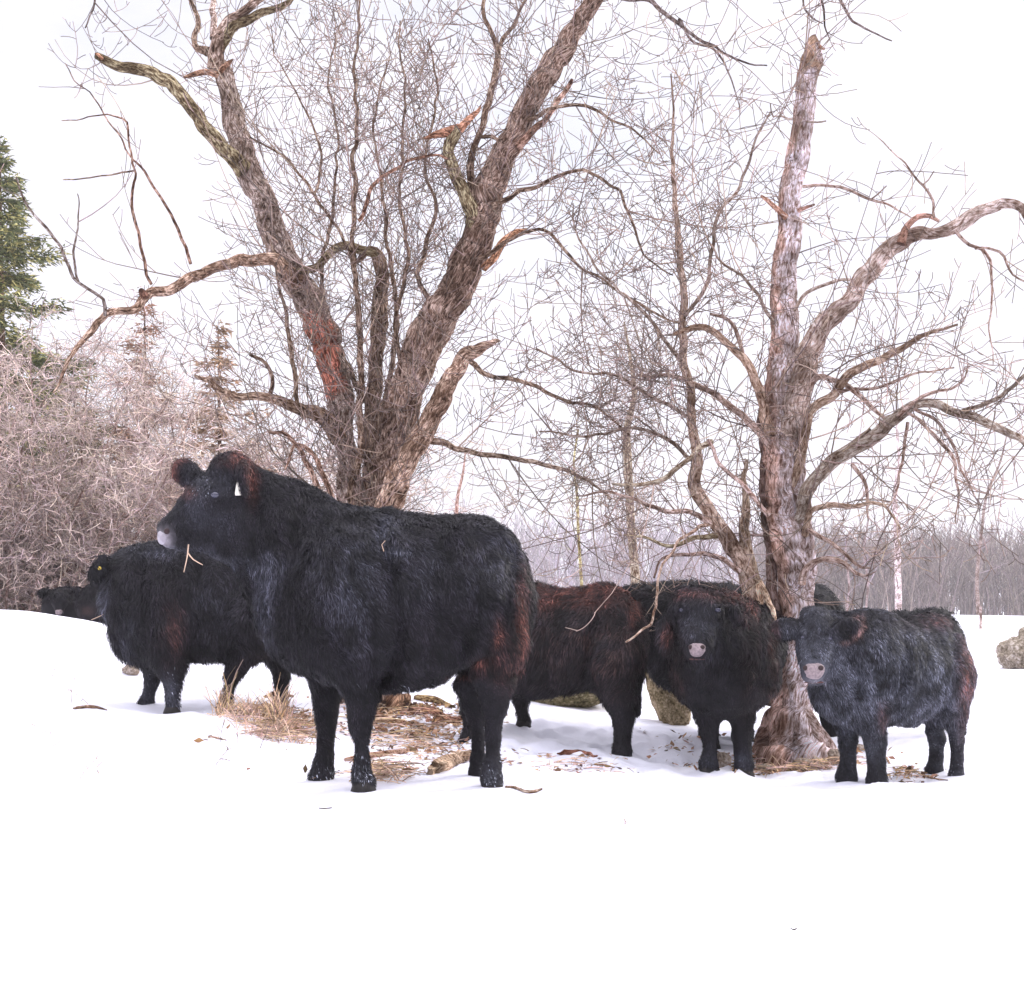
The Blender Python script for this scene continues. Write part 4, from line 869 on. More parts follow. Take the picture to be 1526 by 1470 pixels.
# --- the pale trunk tree between bull and calf
DB = 9.3
zB = gz((1180 - CX) / F * DB, DB)
tB = empty('bleached_tree', ((1180 - CX) / F * DB, DB, zB), 'bare tree with a pale snapped-off trunk, between the bull and the calf', 'tree', 'old bare trees among the cattle')
PR = (.95, .80, .70)
LB = [
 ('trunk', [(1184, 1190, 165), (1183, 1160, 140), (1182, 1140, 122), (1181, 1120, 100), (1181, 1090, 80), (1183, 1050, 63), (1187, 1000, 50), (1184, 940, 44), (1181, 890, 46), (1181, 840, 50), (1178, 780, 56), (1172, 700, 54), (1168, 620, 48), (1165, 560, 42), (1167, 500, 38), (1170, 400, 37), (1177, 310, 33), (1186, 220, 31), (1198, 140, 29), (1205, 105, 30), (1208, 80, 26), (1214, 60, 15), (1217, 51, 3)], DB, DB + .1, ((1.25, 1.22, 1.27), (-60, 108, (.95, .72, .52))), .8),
 ('limb', [(1174, 690, 26), (1179, 640, 36), (1188, 590, 38), (1200, 535, 34), (1222, 492, 29), (1248, 460, 28), (1278, 426, 26), (1312, 393, 25), (1345, 362, 26), (1368, 347, 22), (1410, 345, 16), (1448, 326, 19), (1475, 308, 16), (1500, 300, 14), (1522, 308, 13), (1535, 330, 11), (1550, 360, 8)], DB + .05, DB - .9, (1.05, .95, .85), .5),
 ('limb', [(1342, 366, 14), (1356, 338, 10), (1369, 324, 8), (1388, 322, 6), (1402, 330, 4)], DB - .55, DB - .6, (1.1, .75, .6), .0),
 ('limb', [(1425, 343, 5), (1453, 370, 5), (1473, 390, 4.5), (1477, 440, 3.6), (1474, 500, 2.4), (1482, 545, 1.4)], DB - .7, DB - .8, PR, .3),
 ('limb', [(1453, 372, 4), (1490, 375, 4), (1510, 410, 3), (1540, 430, 2)], DB - .75, DB - .8, PR, .8),
 ('limb', [(1395, 326, 4), (1393, 300, 4), (1377, 273, 3.5), (1345, 240, 2.5), (1309, 207, 1.6)], DB - .65, DB - .7, PR, .25),
 ('limb', [(1377, 273, 2.5), (1385, 262, 2), (1393, 250, 1.4)], DB - .66, DB - .7, PR, 0),
 ('limb', [(1182, 800, 14), (1193, 768, 20), (1207, 725, 22), (1248, 684, 20), (1298, 656, 19), (1330, 626, 17), (1368, 605, 15), (1410, 609, 13), (1450, 624, 12), (1490, 645, 12), (1535, 672, 10)], DB + .03, DB - .9, (.85, .82, .70), 1.1),
 ('limb', [(1432, 614, 7), (1470, 604, 7), (1500, 586, 6), (1535, 556, 6)], DB - .7, DB - .9, (.85, .82, .70), .9),
 ('limb', [(1205, 770, 12), (1207, 730, 9), (1228, 695, 8), (1262, 668, 7), (1300, 640, 5)], DB - .1, DB - .3, PR, 1.0),
 ('limb', [(1176, 760, 10), (1184, 715, 16), (1198, 645, 15), (1212, 610, 14), (1245, 586, 13), (1282, 550, 12), (1330, 525, 9), (1380, 503, 6), (1425, 488, 3)], DB + .03, DB - .6, (.95, .80, .62), .9),
 ('limb', [(1240, 586, 7), (1275, 580, 6), (1310, 576, 5), (1350, 565, 4), (1420, 548, 2.5)], DB - .2, DB - .5, PR, .9),
 ('limb', [(1195, 580, 12), (1215, 560, 9), (1250, 568, 8), (1290, 598, 7), (1320, 630, 5)], DB - .1, DB - .4, PR, .9),
 ('limb', [(1335, 622, 8), (1368, 600, 6), (1400, 585, 5), (1432, 563, 3.6), (1442, 540, 2)], DB - .5, DB - .7, PR, .9),
 ('limb', [(1352, 618, 5), (1385, 645, 5), (1420, 690, 5), (1432, 740, 4), (1425, 780, 2)], DB - .55, DB - .7, PR, 1.0),
 ('limb', [(1365, 612, 5), (1400, 635, 5), (1425, 680, 4.5), (1445, 715, 4), (1458, 740, 2)], DB - .6, DB - .8, PR, 1.0),
 ('limb', [(1350, 630, 6), (1345, 680, 5), (1335, 720, 4), (1318, 760, 2)], DB - .5, DB - .6, PR, 1.0),
 ('limb', [(1268, 690, 7), (1282, 715, 6), (1288, 745, 5), (1290, 780, 3)], DB - .3, DB - .4, PR, .7),
 ('limb', [(1198, 800, 12), (1206, 765, 9), (1235, 752, 9), (1270, 758, 7), (1305, 755, 5), (1340, 790, 3)], DB - .1, DB - .5, (.95, .80, .62), .9),
 ('limb', [(1197, 870, 12), (1210, 840, 9), (1240, 836, 8), (1270, 852, 6), (1295, 858, 4), (1310, 850, 2)], DB - .1, DB - .4, PR, 1.2),
 ('limb', [(1200, 790, 8), (1240, 815, 6), (1275, 840, 5), (1300, 845, 3)], DB - .15, DB - .35, PR, .8),
 ('limb', [(1150, 650, 18), (1140, 605, 15), (1122, 560, 13), (1105, 530, 12), (1070, 500, 10), (1030, 488, 9), (1000, 500, 5)], DB - .05, DB - .3, (.9, .72, .55), 1.0),
 ('limb', [(1108, 540, 8), (1100, 510, 7), (1090, 480, 6), (1060, 470, 5)], DB - .15, DB - .3, PR, .9),
 ('limb', [(1152, 670, 14), (1115, 625, 10), (1075, 595, 9), (1035, 575, 8), (1000, 560, 6), (950, 560, 4)], DB, DB + .3, PR, 1.1),
 ('limb', [(1125, 890, 30), (1112, 850, 26), (1088, 815, 24), (1062, 770, 20), (1042, 730, 17), (1036, 680, 15), (1027, 600, 13), (1018, 500, 12), (1013, 400, 10), (1009, 300, 7), (1004, 200, 4), (1000, 110, 2)], DB + .15, DB + .25, (.95, .80, .65), 1.3),
 ('limb', [(1150, 1050, 30), (1145, 960, 28), (1132, 900, 26), (1120, 860, 22), (1108, 800, 16), (1110, 740, 10), (1112, 690, 6)], DB + .12, DB + .2, (.9, .78, .6), 1.0),
 ('limb', [(1158, 960, 16), (1150, 880, 16), (1146, 800, 14), (1140, 700, 12), (1136, 640, 7), (1130, 580, 4)], DB + .05, DB + .15, (.42, .32, .28), .9),
 ('limb', [(1020, 470, 6), (1055, 420, 6), (1088, 340, 5.5), (1090, 300, 5), (1118, 240, 4), (1147, 168, 2.4)][0:2] + [(1066, 330, 5.5), (1092, 285, 5), (1120, 230, 4), (1147, 168, 2.4)], DB + .2, DB + .1, SN, 1.1),
 ('limb', [(1060, 660, 9), (1040, 670, 8), (1020, 690, 7), (985, 712, 7), (950, 722, 6), (915, 722, 4)], DB - .1, DB - .4, (.95, .9, .7), 1.0),
 ('limb', [(1150, 770, 8), (1105, 720, 7), (1070, 690, 6), (1055, 655, 5)], DB - .15, DB - .2, (1.2, 1.0, .9), .6),
 ('limb', [(1060, 780, 10), (1030, 760, 8), (990, 758, 7), (945, 748, 5), (900, 735, 4), (860, 740, 2)], DB + .1, DB - .2, PR, 1.2),
 ('limb', [(1070, 800, 9), (1040, 800, 7), (1000, 812, 6), (960, 805, 4), (930, 800, 3)], DB + .1, DB - .2, (.95, .9, .6), 1.0),
 ('limb', [(1105, 850, 9), (1070, 830, 8), (1030, 825, 6), (990, 830, 4), (975, 860, 3)], DB + .1, DB - .1, PR, .8),
 ('limb', [(1130, 900, 10), (1135, 870, 9), (1148, 900, 8), (1152, 930, 6)], DB - .3, DB - .4, (1.4, 1.2, .9), 0),
 ('limb', [(1060, 780, 6), (1030, 790, 5), (1003, 815, 4), (986, 855, 4), (979, 895, 4), (966, 930, 4), (932, 952, 3)], DB + .1, DB - .8, (1.2, 1.0, .8), 0),
 ('limb', [(1022, 540, 7), (980, 490, 6), (930, 440, 5), (890, 400, 4), (860, 350, 3), (850, 300, 2)], DB + .2, DB, SN, 1.3),
 ('limb', [(1020, 620, 7), (970, 590, 6), (920, 560, 5), (860, 550, 4), (800, 520, 2.5)], DB + .2, DB, SN, 1.4),
 ('limb', [(1036, 690, 7), (985, 650, 6), (930, 640, 5), (870, 650, 4), (800, 640, 2.5)], DB + .2, DB, SN, 1.4),
 ('limb', [(1198, 276, 5), (1225, 277, 4.5), (1260, 287, 4.5), (1298, 297, 4), (1330, 312, 3), (1356, 330, 1.6)], DB - .03, DB - .3, PR, .3),
 ('limb', [(1300, 296, 2.6), (1312, 288, 2.2), (1324, 278, 1.6)], DB - .2, DB - .25, PR, 0),
 ('limb', [(1170, 325, 9), (1158, 312, 7), (1145, 300, 6), (1136, 291, 4)], DB, DB - .1, (1.2, .8, .6), 0),
 ('limb', [(1190, 315, 7), (1202, 310, 5), (1212, 306, 3)], DB, DB - .1, (.9, .6, .5), 0),
 ('limb', [(1180, 172, 5), (1165, 174, 3), (1152, 175, 2.6), (1147, 158, 1.5)], DB, DB - .1, SN, 0),
 ('limb', [(1198, 178, 3), (1215, 181, 2.6), (1231, 182, 2)], DB, DB - .1, SN, 0),
 ('limb', [(1185, 465, 6), (1205, 440, 5.5), (1240, 420, 5), (1280, 413, 4), (1300, 410, 2.5)], DB - .05, DB - .2, SN, .8),
 ('limb', [(1210, 60, 8), (1222, 66, 7), (1232, 71, 3)], DB + .1, DB + .05, (1.1, .7, .5), 0),
 ('limb', [(1188, 1020, 14), (1206, 1075, 24), (1226, 1110, 24), (1246, 1136, 18), (1262, 1150, 8)], DB - .02, DB - .15, (1.0, .9, .85), 0),
 ('limb', [(1150, 480, 6), (1120, 430, 5), (1080, 400, 4), (1050, 350, 2.5)], DB, DB, SN, 1.0),
]
twB = Twigs(23, up=.10, curl=.14, col=(.29, .215, .17), rmin=.0027)
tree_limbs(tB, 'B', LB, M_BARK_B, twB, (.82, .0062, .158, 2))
twB.build('twigs', tB)
print('tree B twigs', len(twB.P))

# --- slim trees between and behind
def slim_tree(pts, D, label, tint, mat, seed, dens, L, r, tcol, cat='tree', name='bare_tree', lv=1, up=.35, group=None):
    x, y = pts[0][:2]; bx = (x - CX) / F * D; root = empty(name, (bx, D, gz(bx, D)), label, cat, group)
    path, rad = px_path(pts, D, D, .06)
    zb = gz(path[0, 0], D); path[:, 2] += np.linspace(zb - .05 - path[0, 2], 0, len(path)) * (np.linspace(1, 0, len(path)) ** 2) * 0
    path = np.concatenate([[[path[0, 0], D, min(zb - .1, path[0, 2] - .02)]], path]); rad = np.concatenate([[rad[0] * 1.25], rad])
    ts = TubeSet(); ts.tube(path, rad, 10, tint, .10, seed); ts.build('trunk', mat, root)
    tw = Twigs(seed, up=up, curl=.22, col=tcol); tw.along(path, L, r, dens, lv, a0=.22); tw.build('twigs', root)
    return root
slim_tree([(868, 905, 5), (866, 860, 5), (862, 800, 4.5), (860, 740, 4), (855, 690, 3), (862, 640, 2.5)], 13.5, 'short yellowish sapling on the snow behind the brown cow', (1.1, 1.1, .6), M_BARK_B, 41, .12, .45, .005, (.36, .34, .20))
slim_tree([(948, 905, 15), (946, 850, 14), (940, 780, 13), (936, 700, 13), (934, 640, 11), (945, 590, 8), (940, 540, 5), (930, 480, 3)], 13.0, 'leaning lichen-coloured bare tree above the back of the black cow behind the bull', (1.0, .95, .75), M_BARK_B, 43, .085, .85, .006, (.33, .25, .21), lv=2)
slim_tree([(1339, 912, 10), (1338, 860, 9.5), (1337, 800, 9), (1334, 740, 7), (1340, 690, 5), (1337, 640, 4), (1345, 600, 2)], 42, 'slim white birch standing on the field edge behind the calf', (1.35, 1.3, 1.35), M_BARK_B, 47, .45, 1.3, .012, (.52, .44, .42))
slim_tree([(1458, 912, 6), (1456, 860, 5), (1462, 800, 4.5), (1470, 740, 4), (1490, 690, 3), (1500, 650, 2)], 45, 'slender grey sapling at the right end of the field edge, above the fence post', (.62, .56, .52), M_BARK_B, 49, .5, 1.3, .012, (.42, .34, .36))
slim_tree([(680, 770, 6), (682, 740, 5), (690, 705, 3.5), (694, 670, 2)], 15.0, 'thin low sapling behind the back of the side-on cow', (1.0, .75, .65), M_BARK_B, 53, .16, .4, .004, (.40, .28, .26))
for k, (x, top) in enumerate([(1262, 790), (1290, 770)]):
    slim_tree([(x, 914, 3.4), (x + 3, 870, 3), (x - 2, 820, 2.6), (x + 5, top, 2)], 58 + k * 3, ['thin bare tree on the field edge, farther left of the two by the birch', 'thin bare tree on the field edge, just left of the white birch'][k],
              (.62, .55, .55), M_BARK_B, 60 + k, .7, 1.8, .016, (.45, .36, .40), group='thin trees on the field edge')

# ------------------------------------------------------------------ thicket on the left
def thicket(x, D, w, h, seed, label, nst, col):
    bx = (x - CX) / F * D; bz = gz(bx, D); root = empty('shrub', (bx, D, bz), label, 'shrub', 'tangled leafless shrubs on the left')
    tw = Twigs(seed, up=-.05, curl=.34, col=col, rmin=.0036); tw.bright = .34; r = tw.r; ts = TubeSet()
    for k in range(nst):
        a = r.uniform(0, 2 * math.pi); lean = r.uniform(.15, 1.1)
        p = np.array((bx + r.normal(0, w * .13), D + r.normal(0, .25), bz - .05)); d = np.array((math.cos(a) * lean, math.sin(a) * lean * .6, 1.0)); d /= np.linalg.norm(d)
        L = h * r.uniform(.75, 1.2); pts = [p]; m = 12
        for q in range(m):
            d = d + r.normal(0, .13, 3) + np.array((math.cos(a) * .05, 0, -.07 * (q > 4))); d /= np.linalg.norm(d); pts.append(pts[-1] + d * L / m)
        pts = np.array(pts); rad = np.linspace(r.uniform(.014, .028), .004, len(pts))
        ts.tube(pts, rad, 5, np.array((1.0, .85, .78)) * r.uniform(.6, 1.3), .05, k)
        tw.along(pts, h * .24, .0066, h * .036, 2, a0=.10)
    ts.build('stems', M_BARK_B, root); tw.build('twigs', root)
    return len(tw.P)
nt_ = 0
for k, (x, D, w_, h_, lab) in enumerate([
    (-90, 16.8, 2.4, 3.9, 'tangled leafless shrub cut by the left edge of the picture'), (40, 16.4, 2.3, 3.8, 'tangled leafless shrub right above the two distant cattle'),
    (150, 17.0, 2.3, 3.9, 'tangled leafless shrub behind the ear of the cow with the yellow stud'), (255, 16.6, 2.3, 3.9, 'tangled leafless shrub right behind the muzzle of the side-on cow'),
    (365, 17.2, 2.2, 3.9, 'tangled leafless shrub behind the neck of the side-on cow'), (450, 18.0, 1.8, 2.4, 'low leafless shrub just left of the big forked tree')]):
    nt_ += thicket(x, D, w_, h_, 100 + k, lab, 16, (.58, .47, .40))
print('thicket twigs', nt_)

# ------------------------------------------------------------------ conifers
def conifer(x, D, ybase, ytop, halfw, label, seed, nwh, col, dens, col2):
    r = np.random.RandomState(seed); bx = (x - CX) / F * D; zt = P(x, ytop, D)[2]; zb = gz(bx, D); H = zt - zb; s = D / F; W_ = halfw * s
    root = empty('spruce_tree', (bx, D, zb), label, 'tree', 'evergreen trees behind the shrubs')
    ts = TubeSet(); ts.tube(np.array([(bx, D, zb - .1), (bx + .03, D, zb + H * .5), (bx, D, zt)]), np.array((.012 * H, .008 * H, .004)), 8, (.5, .4, .33), .1, seed); ts.build('trunk', M_BARK_A, root)
    PV = []; C = []; BP = []; BR = []
    for i_ in range(nwh):
        t = (i_ + .5) / nwh; z = zb + H * (.08 + .92 * t); Lb = W_ * (1 - t) ** 1.05 * r.uniform(.75, 1.2) + .06
        for b in range(r.randint(4, 7)):
            a = r.uniform(0, 2 * math.pi); L = Lb * r.uniform(.6, 1.2); d0 = np.array((math.cos(a), math.sin(a), 0)); m = 8
            q = np.linspace(0, 1, m)[:, None]; path = np.array((bx, D, z)) + d0 * L * q + np.array((0, 0, 1)) * (L * (-.28 * q + .26 * q ** 2.2))
            BP.append(path); BR.append(np.linspace(.012, .004, m))
            nn = int(dens * L * 1.7); tt = r.uniform(.12, 1.05, nn); base = np.array((bx, D, z)) + d0 * L * tt[:, None] + np.array((0, 0, 1)) * (L * (-.28 * tt + .26 * tt ** 2.2))[:, None]
            side = np.cross(d0, (0, 0, 1)); sg = r.uniform(-1, 1, nn)
            out = side * sg[:, None] + d0 * r.uniform(.1, .9, (nn, 1)) + np.array((0, 0, 1)) * r.uniform(-.55, .25, (nn, 1)); out /= np.linalg.norm(out, axis=1, keepdims=True)
            ofs = r.normal(0, .05, (nn, 3)) + out * (r.uniform(0, .30, nn) * L * (1.1 - tt * .7))[:, None]
            p = base + ofs; ln = r.uniform(.06, .15, nn)[:, None]; wd = np.cross(out, r.normal(0, 1, (nn, 3))); wd /= np.linalg.norm(wd, axis=1, keepdims=True); wd *= r.uniform(.010, .022, (nn, 1))
            PV.append(np.stack([p - wd, p + wd, p + out * ln], 1)); c = np.where(r.uniform(0, 1, (nn, 1)) < .3, np.array(col2), np.array(col)) * r.uniform(.55, 1.5, (nn, 1)); C.append(np.repeat(c, 3, axis=0))
    V = np.concatenate(PV).reshape(-1, 3); T = np.arange(len(V)).reshape(-1, 3)
    cr = mesh_obj('crown', V, None, T, M_NEEDLE, root, False, np.concatenate(C))
    fine_tubes('limbs', np.array(BP), np.array(BR), np.tile((.16, .11, .09), (len(BP), 1)), M_TWIG, root)
    return len(T)
print('needles', conifer(0, 20, 900, 205, 285, 'tall green spruce at the left edge of the picture', 5, 26, (.12, .14, .06), 260, (.46, .42, .17)),
      conifer(215, 21, 900, 425, 150, 'thin brownish spruce rising from the middle of the thicket', 6, 19, (.30, .18, .12), 95, (.40, .22, .15)),
      conifer(325, 20, 900, 480, 170, 'low ragged spruce behind the thicket, left of the forked tree', 7, 18, (.30, .20, .12), 100, (.40, .25, .16)),
      conifer(110, 19.6, 900, 560, 110, 'low dark spruce behind the thicket, right of the tall one', 8, 16, (.16, .17, .07), 190, (.36, .28, .14)),
      conifer(40, 18.2, 905, 800, 120, 'small bushy green spruce at the foot of the thicket', 9, 8, (.22, .25, .09), 260, (.48, .44, .18)))

# ------------------------------------------------------------------ far wood
def far_wood(name, label, x0, x1, D0, D1, n_, h0, h1, seed, col, rt):
    tw = Twigs(seed, up=.5, curl=.12, col=col, rmin=rt); tw.M = 6; r = tw.r
    for k in range(n_):
        D = r.uniform(D0, D1); X = (r.uniform(x0, x1) - CX) / F * D; z = gz(X, D); H = r.uniform(h0, h1)
        p = tw.shoot(np.array((X, D, z - .3)), np.array((r.normal(0, .04), r.normal(0, .04), 1)), H, rt * 3.2, .6)
        for j in range(13):
            t = r.uniform(.18, .98) * (tw.M - 1); i_ = int(t); q = p[i_] + (p[min(i_ + 1, tw.M - 1)] - p[i_]) * (t - i_)
            b = tw.shoot(q, np.array((r.normal(0, .6), r.normal(0, .6), .9)), H * r.uniform(.10, .28), rt * 1.2, .4)
            for j2 in range(2): tw.shoot(b[r.randint(1, 5)], np.array((r.normal(0, .7), r.normal(0, .5), .8)), H * r.uniform(.05, .12), rt, .3)
    return tag(tw.build(name, None), label, 'wood', kind='stuff')
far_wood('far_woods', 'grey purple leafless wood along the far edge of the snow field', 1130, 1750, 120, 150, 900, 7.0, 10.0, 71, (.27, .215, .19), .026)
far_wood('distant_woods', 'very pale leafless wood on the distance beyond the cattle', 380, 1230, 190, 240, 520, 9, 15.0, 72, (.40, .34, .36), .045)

# ------------------------------------------------------------------ stones, wood and straw on the snow
def ico(sub=4):
    import bmesh
    bm = bmesh.new(); bmesh.ops.create_icosphere(bm, subdivisions=sub, radius=1); v = np.array([x.co[:] for x in bm.verts]); f = np.array([[q.index for q in p.verts] for p in bm.faces]); bm.free(); return v, f
ICO5, ICO3 = ico(5), ico(3)
def stone(name, x, y, D, rx, rz, ry, label, cat, mat, seed, tilt=0, rough=.28, group=None, big=True, sink=.25):
    """centre x, base y in photo units"""
    s = D / F; v, f = ICO5 if big else ICO3; v = v.copy(); d = fbm(v + seed * 3.1, 1.1, seed, 3) * rough * 1.5 + fbm(v + seed, 4.5, seed, 3) * rough * .35
    v = v * (1 + d)[:, None]; v = np.sign(v) * np.abs(v) ** .88; v *= np.array((rx, ry, rz)) * s
    a = math.radians(tilt); v = np.stack([v[:, 0] * math.cos(a) - v[:, 2] * math.sin(a), v[:, 1], v[:, 0] * math.sin(a) + v[:, 2] * math.cos(a)], 1)
    X = (x - CX) / F * D; g = gz(X, D); c = np.array((X, D, g + rz * s * (1 - 2 * sink)))
    o = mesh_obj(name, v, None, f, mat, None); o.location = c; return tag(o, label, cat, group)
stone('mossy_rock', 846, 1080, 11.3, 74, 27, 45, 'long low mossy rock beneath the belly of the brown cow', 'rock', M_ROCK, 3, 4, sink=.12)
stone('mossy_rock', 993, 1084, 10.9, 32, 70, 40, 'tall slanted mossy rock leaning beside the front-facing bull', 'rock', M_TUSSOCK, 5, 16, .5, sink=.05)
stone('boulder', 1518, 988, 15.0, 34, 25, 34, 'rough grey brown boulder on the snow at the right edge of the picture', 'boulder', M_BOULDER, 14, 28, .45, sink=.08)
stone('boulder', 1560, 1000, 14.8, 40, 36, 34, 'partly cut-off boulder beyond the right edge, joined to the rough one', 'boulder', M_BOULDER, 9, 8, sink=.1)
stone('stone', 195, 1043, 10.3, 13, 8, 12, 'small grey stone in the snow left of the legs of the ear-stud cow', 'stone', M_STONE, 12, 0, big=False, sink=.2)
for k, (x, y, D, rx, rz, lab) in enumerate([
    (1141, 1146, 8.95, 14, 8, 'flat tan stone at the left foot of the pale trunk'), (1172, 1150, 8.9, 11, 6, 'small tan stone directly before the pale trunk'), (1196, 1143, 8.95, 16, 10, 'broad tan stone at the front roots of the pale trunk'),
    (1222, 1147, 8.9, 10, 7, 'small round stone right of the broad stone at the pale trunk'), (1246, 1140, 9.0, 15, 13, 'pale rounded stone beside the calf foreleg at the trunk base'), (1280, 1134, 9.4, 9, 6, 'little stone glimpsed between the two forelegs of the calf'),
    (1079, 1148, 9.0, 12, 14, 'rusty brown stone between the front hooves of the bull')]):
    stone('stone', x, y, D, rx, rz, rx * .8, lab, 'stone', M_STONE, 20 + k, 0, .22, 'stones round the pale trunk', False, .18)

def stick(name, pts, D, label, cat, tint, mat=M_BARK_B, group=None, jag=False, dz=0.0, rough=None):
    """fallen wood lying on the snow; pts (x, y, width)"""
    path, rad = px_path(pts, D, D, .02)
    if jag: rad = rad * (.72 + .45 * noise3(path, 22, 5)); path = path + np.stack([noise3(path, 14, 2), path[:, 1] * 0, noise3(path, 18, 3) * .6], 1) * rad.max() * .7
    ts = TubeSet(); q = path.copy()
    for i_, p in enumerate(path):                     # slide every point along its sight line on to the snow
        w_ = (proj(p[None])[0]); Dd = D
        for _ in range(25):
            t = P(w_[0], w_[1], Dd); e = t[2] - gz(t[0], t[1]) - rad[i_] * .55
            Dd = min(max(Dd + e * 3.5, D - 2.2), D + 2.2)
        q[i_] = P(w_[0], w_[1], Dd); q[i_, 2] = gz(q[i_, 0], q[i_, 1]) + rad[i_] * .6 + dz
    k_ = np.ones(5) / 5
    if len(q) > 8:
        for a_ in range(3): q[2:-2, a_] = np.convolve(q[:, a_], k_, 'valid')
    ts.tube(q, rad, 12, tint, rough if rough is not None else (.55 if jag else .22), len(pts) * 1.7 + pts[0][0] * .01)
    return tag(ts.build(name, mat), label, cat, group)
G_ = 'fallen wood on the snow'
stick('fallen_branch', [(514, 1133, 7), (545, 1128, 10), (590, 1122, 9), (632, 1115, 5)], 7.4, 'thin fallen branch lying behind the forelegs of the side-on cow', 'branch', (1.1, .8, .6), group=G_)
stick('broken_log', [(634, 1152, 16), (655, 1143, 26), (680, 1136, 24), (700, 1128, 15)], 6.9, 'short splintered tan log between front and hind legs of the side-on cow', 'log', (1.3, 1.1, .8), group=G_, jag=True)
stick('bark_strip', [(754, 1173, 5), (768, 1174, 8), (782, 1180, 9), (796, 1181, 9), (808, 1177, 4)], 6.2, 'curled strip of bark right of the hind hooves of the side-on cow', 'bark', (1.1, .95, .75), group=G_, jag=True)
stick('bark_strip', [(832, 1124, 4), (850, 1120, 11), (872, 1122, 12), (890, 1130, 4)], 7.8, 'reddish brown bark piece left of the hind hoof of the brown cow', 'bark', (.8, .42, .3), group=G_, jag=True)
stick('bark_strip', [(882, 1141, 3), (898, 1140, 6), (915, 1144, 3)], 7.3, 'tiny tan bark flake in front of the hind hoof of the brown cow', 'bark', (1.3, .9, .6), group=G_, jag=True)
stick('fallen_log', [(566, 1056, 22), (590, 1050, 34), (612, 1046, 20)], 10.0, 'stubby brown log chunk beneath the belly of the side-on cow', 'log', (.8, .6, .45), M_BARK_A, G_, True)
stick('fallen_branch', [(612, 1062, 14), (640, 1060, 12), (668, 1068, 9), (700, 1072, 8)], 9.4, 'dark fallen branch right of the stubby log chunk', 'branch', (.9, .6, .48), M_BARK_A, G_)
stick('fallen_branch', [(620, 1040, 9), (645, 1044, 12), (672, 1053, 6)], 10.6, 'mossy fallen branch farther back above the dark one', 'branch', (.9, .8, .45), M_BARK_A, G_)
stick('fallen_branch', [(540, 1078, 7), (580, 1074, 8), (630, 1082, 6), (690, 1080, 4)], 8.9, 'long thin fallen branch across the straw behind the side-on cow', 'branch', (1.0, .75, .5), M_BARK_B, G_)
for k_, (pts_, D_, lab_) in enumerate([
    ([(545, 1060, 12), (560, 1066, 18), (580, 1068, 8)], 9.6, 'dark wood chunk left of the stubby log chunk'), ([(640, 1078, 8), (660, 1074, 14), (684, 1080, 7)], 9.0, 'splintered wood chunk just behind the far hind leg of the side-on cow'),
    ([(596, 1090, 5), (625, 1094, 8), (650, 1100, 4)], 8.4, 'thin bark slab between the legs of the side-on cow'), ([(395, 1040, 8), (415, 1034, 14), (436, 1038, 6)], 9.4, 'brown wood chunk behind the dead grass tuft'),
    ([(375, 1062, 6), (392, 1056, 12), (408, 1060, 5)], 9.0, 'small brown wood chunk inside the dead grass tuft')]): stick('wood_chunk', pts_, D_, lab_, 'wood', (.75, .52, .38), M_BARK_A, G_, True)
stick('bark_strip', [(110, 1056, 3), (125, 1053, 8), (145, 1054, 8), (160, 1058, 2)], 9.2, 'flat brown bark scrap on the snow left of the ear-stud cow', 'bark', (.8, .62, .45), group=G_, jag=True)
stick('bark_strip', [(310, 1098, 3), (322, 1100, 6), (338, 1104, 3)], 7.9, 'small brown scrap before the hind leg of the ear-stud cow', 'bark', (.8, .6, .45), group=G_, jag=True)
stick('bark_strip', [(475, 1205, 2), (484, 1206, 4), (494, 1204, 2)], 5.5, 'tiny dark leaf scrap in front of the forelegs of the side-on cow', 'bark', (.4, .35, .3), group=G_, jag=True)
stick('fallen_twig', [(1316, 1112, 2.5), (1322, 1130, 3), (1330, 1146, 3), (1345, 1148, 2)], 8.2, 'bent thin twig under the belly of the charcoal calf', 'twig', (1.0, .75, .5), group=G_)
stick('leaf_scrap', [(1336, 1150, 3), (1346, 1144, 8), (1356, 1143, 9), (1366, 1138, 3)], 8.0, 'dry tan leaf scrap on the snow under the calf belly', 'leaf', (1.5, 1.2, .6), group=G_, jag=True)
stick('fallen_twig', [(1366, 1150, 2), (1390, 1161, 3), (1412, 1163, 2)], 7.7, 'thin twig at the hind hooves of the charcoal calf', 'twig', (1.0, .75, .5), group=G_)
stick('fallen_twig', [(1095, 1152, 2), (1104, 1138, 3), (1118, 1128, 3), (1126, 1124, 2)], 8.3, 'thin curved twig by the right front hoof of the bull', 'twig', (1.3, 1.0, .7), group=G_)
stick('fallen_twig', [(1044, 1148, 2), (1052, 1140, 2.5), (1066, 1124, 2)], 8.4, 'thin twig across the left front hoof of the bull', 'twig', (1.3, 1.0, .7), group=G_, dz=.03)
stick('bark_strip', [(1162, 1368, 1.6), (1168, 1371, 2.2), (1172, 1368, 1.2)], 4.1, 'upper of two tiny specks on the open foreground snow', 'bark', (.5, .45, .4), group=G_, jag=True)
stick('bark_strip', [(1178, 1384, 1.6), (1184, 1386, 2.4), (1188, 1383, 1.2)], 4.0, 'lower of two tiny specks on the open foreground snow', 'bark', (.5, .45, .4), group=G_, jag=True)

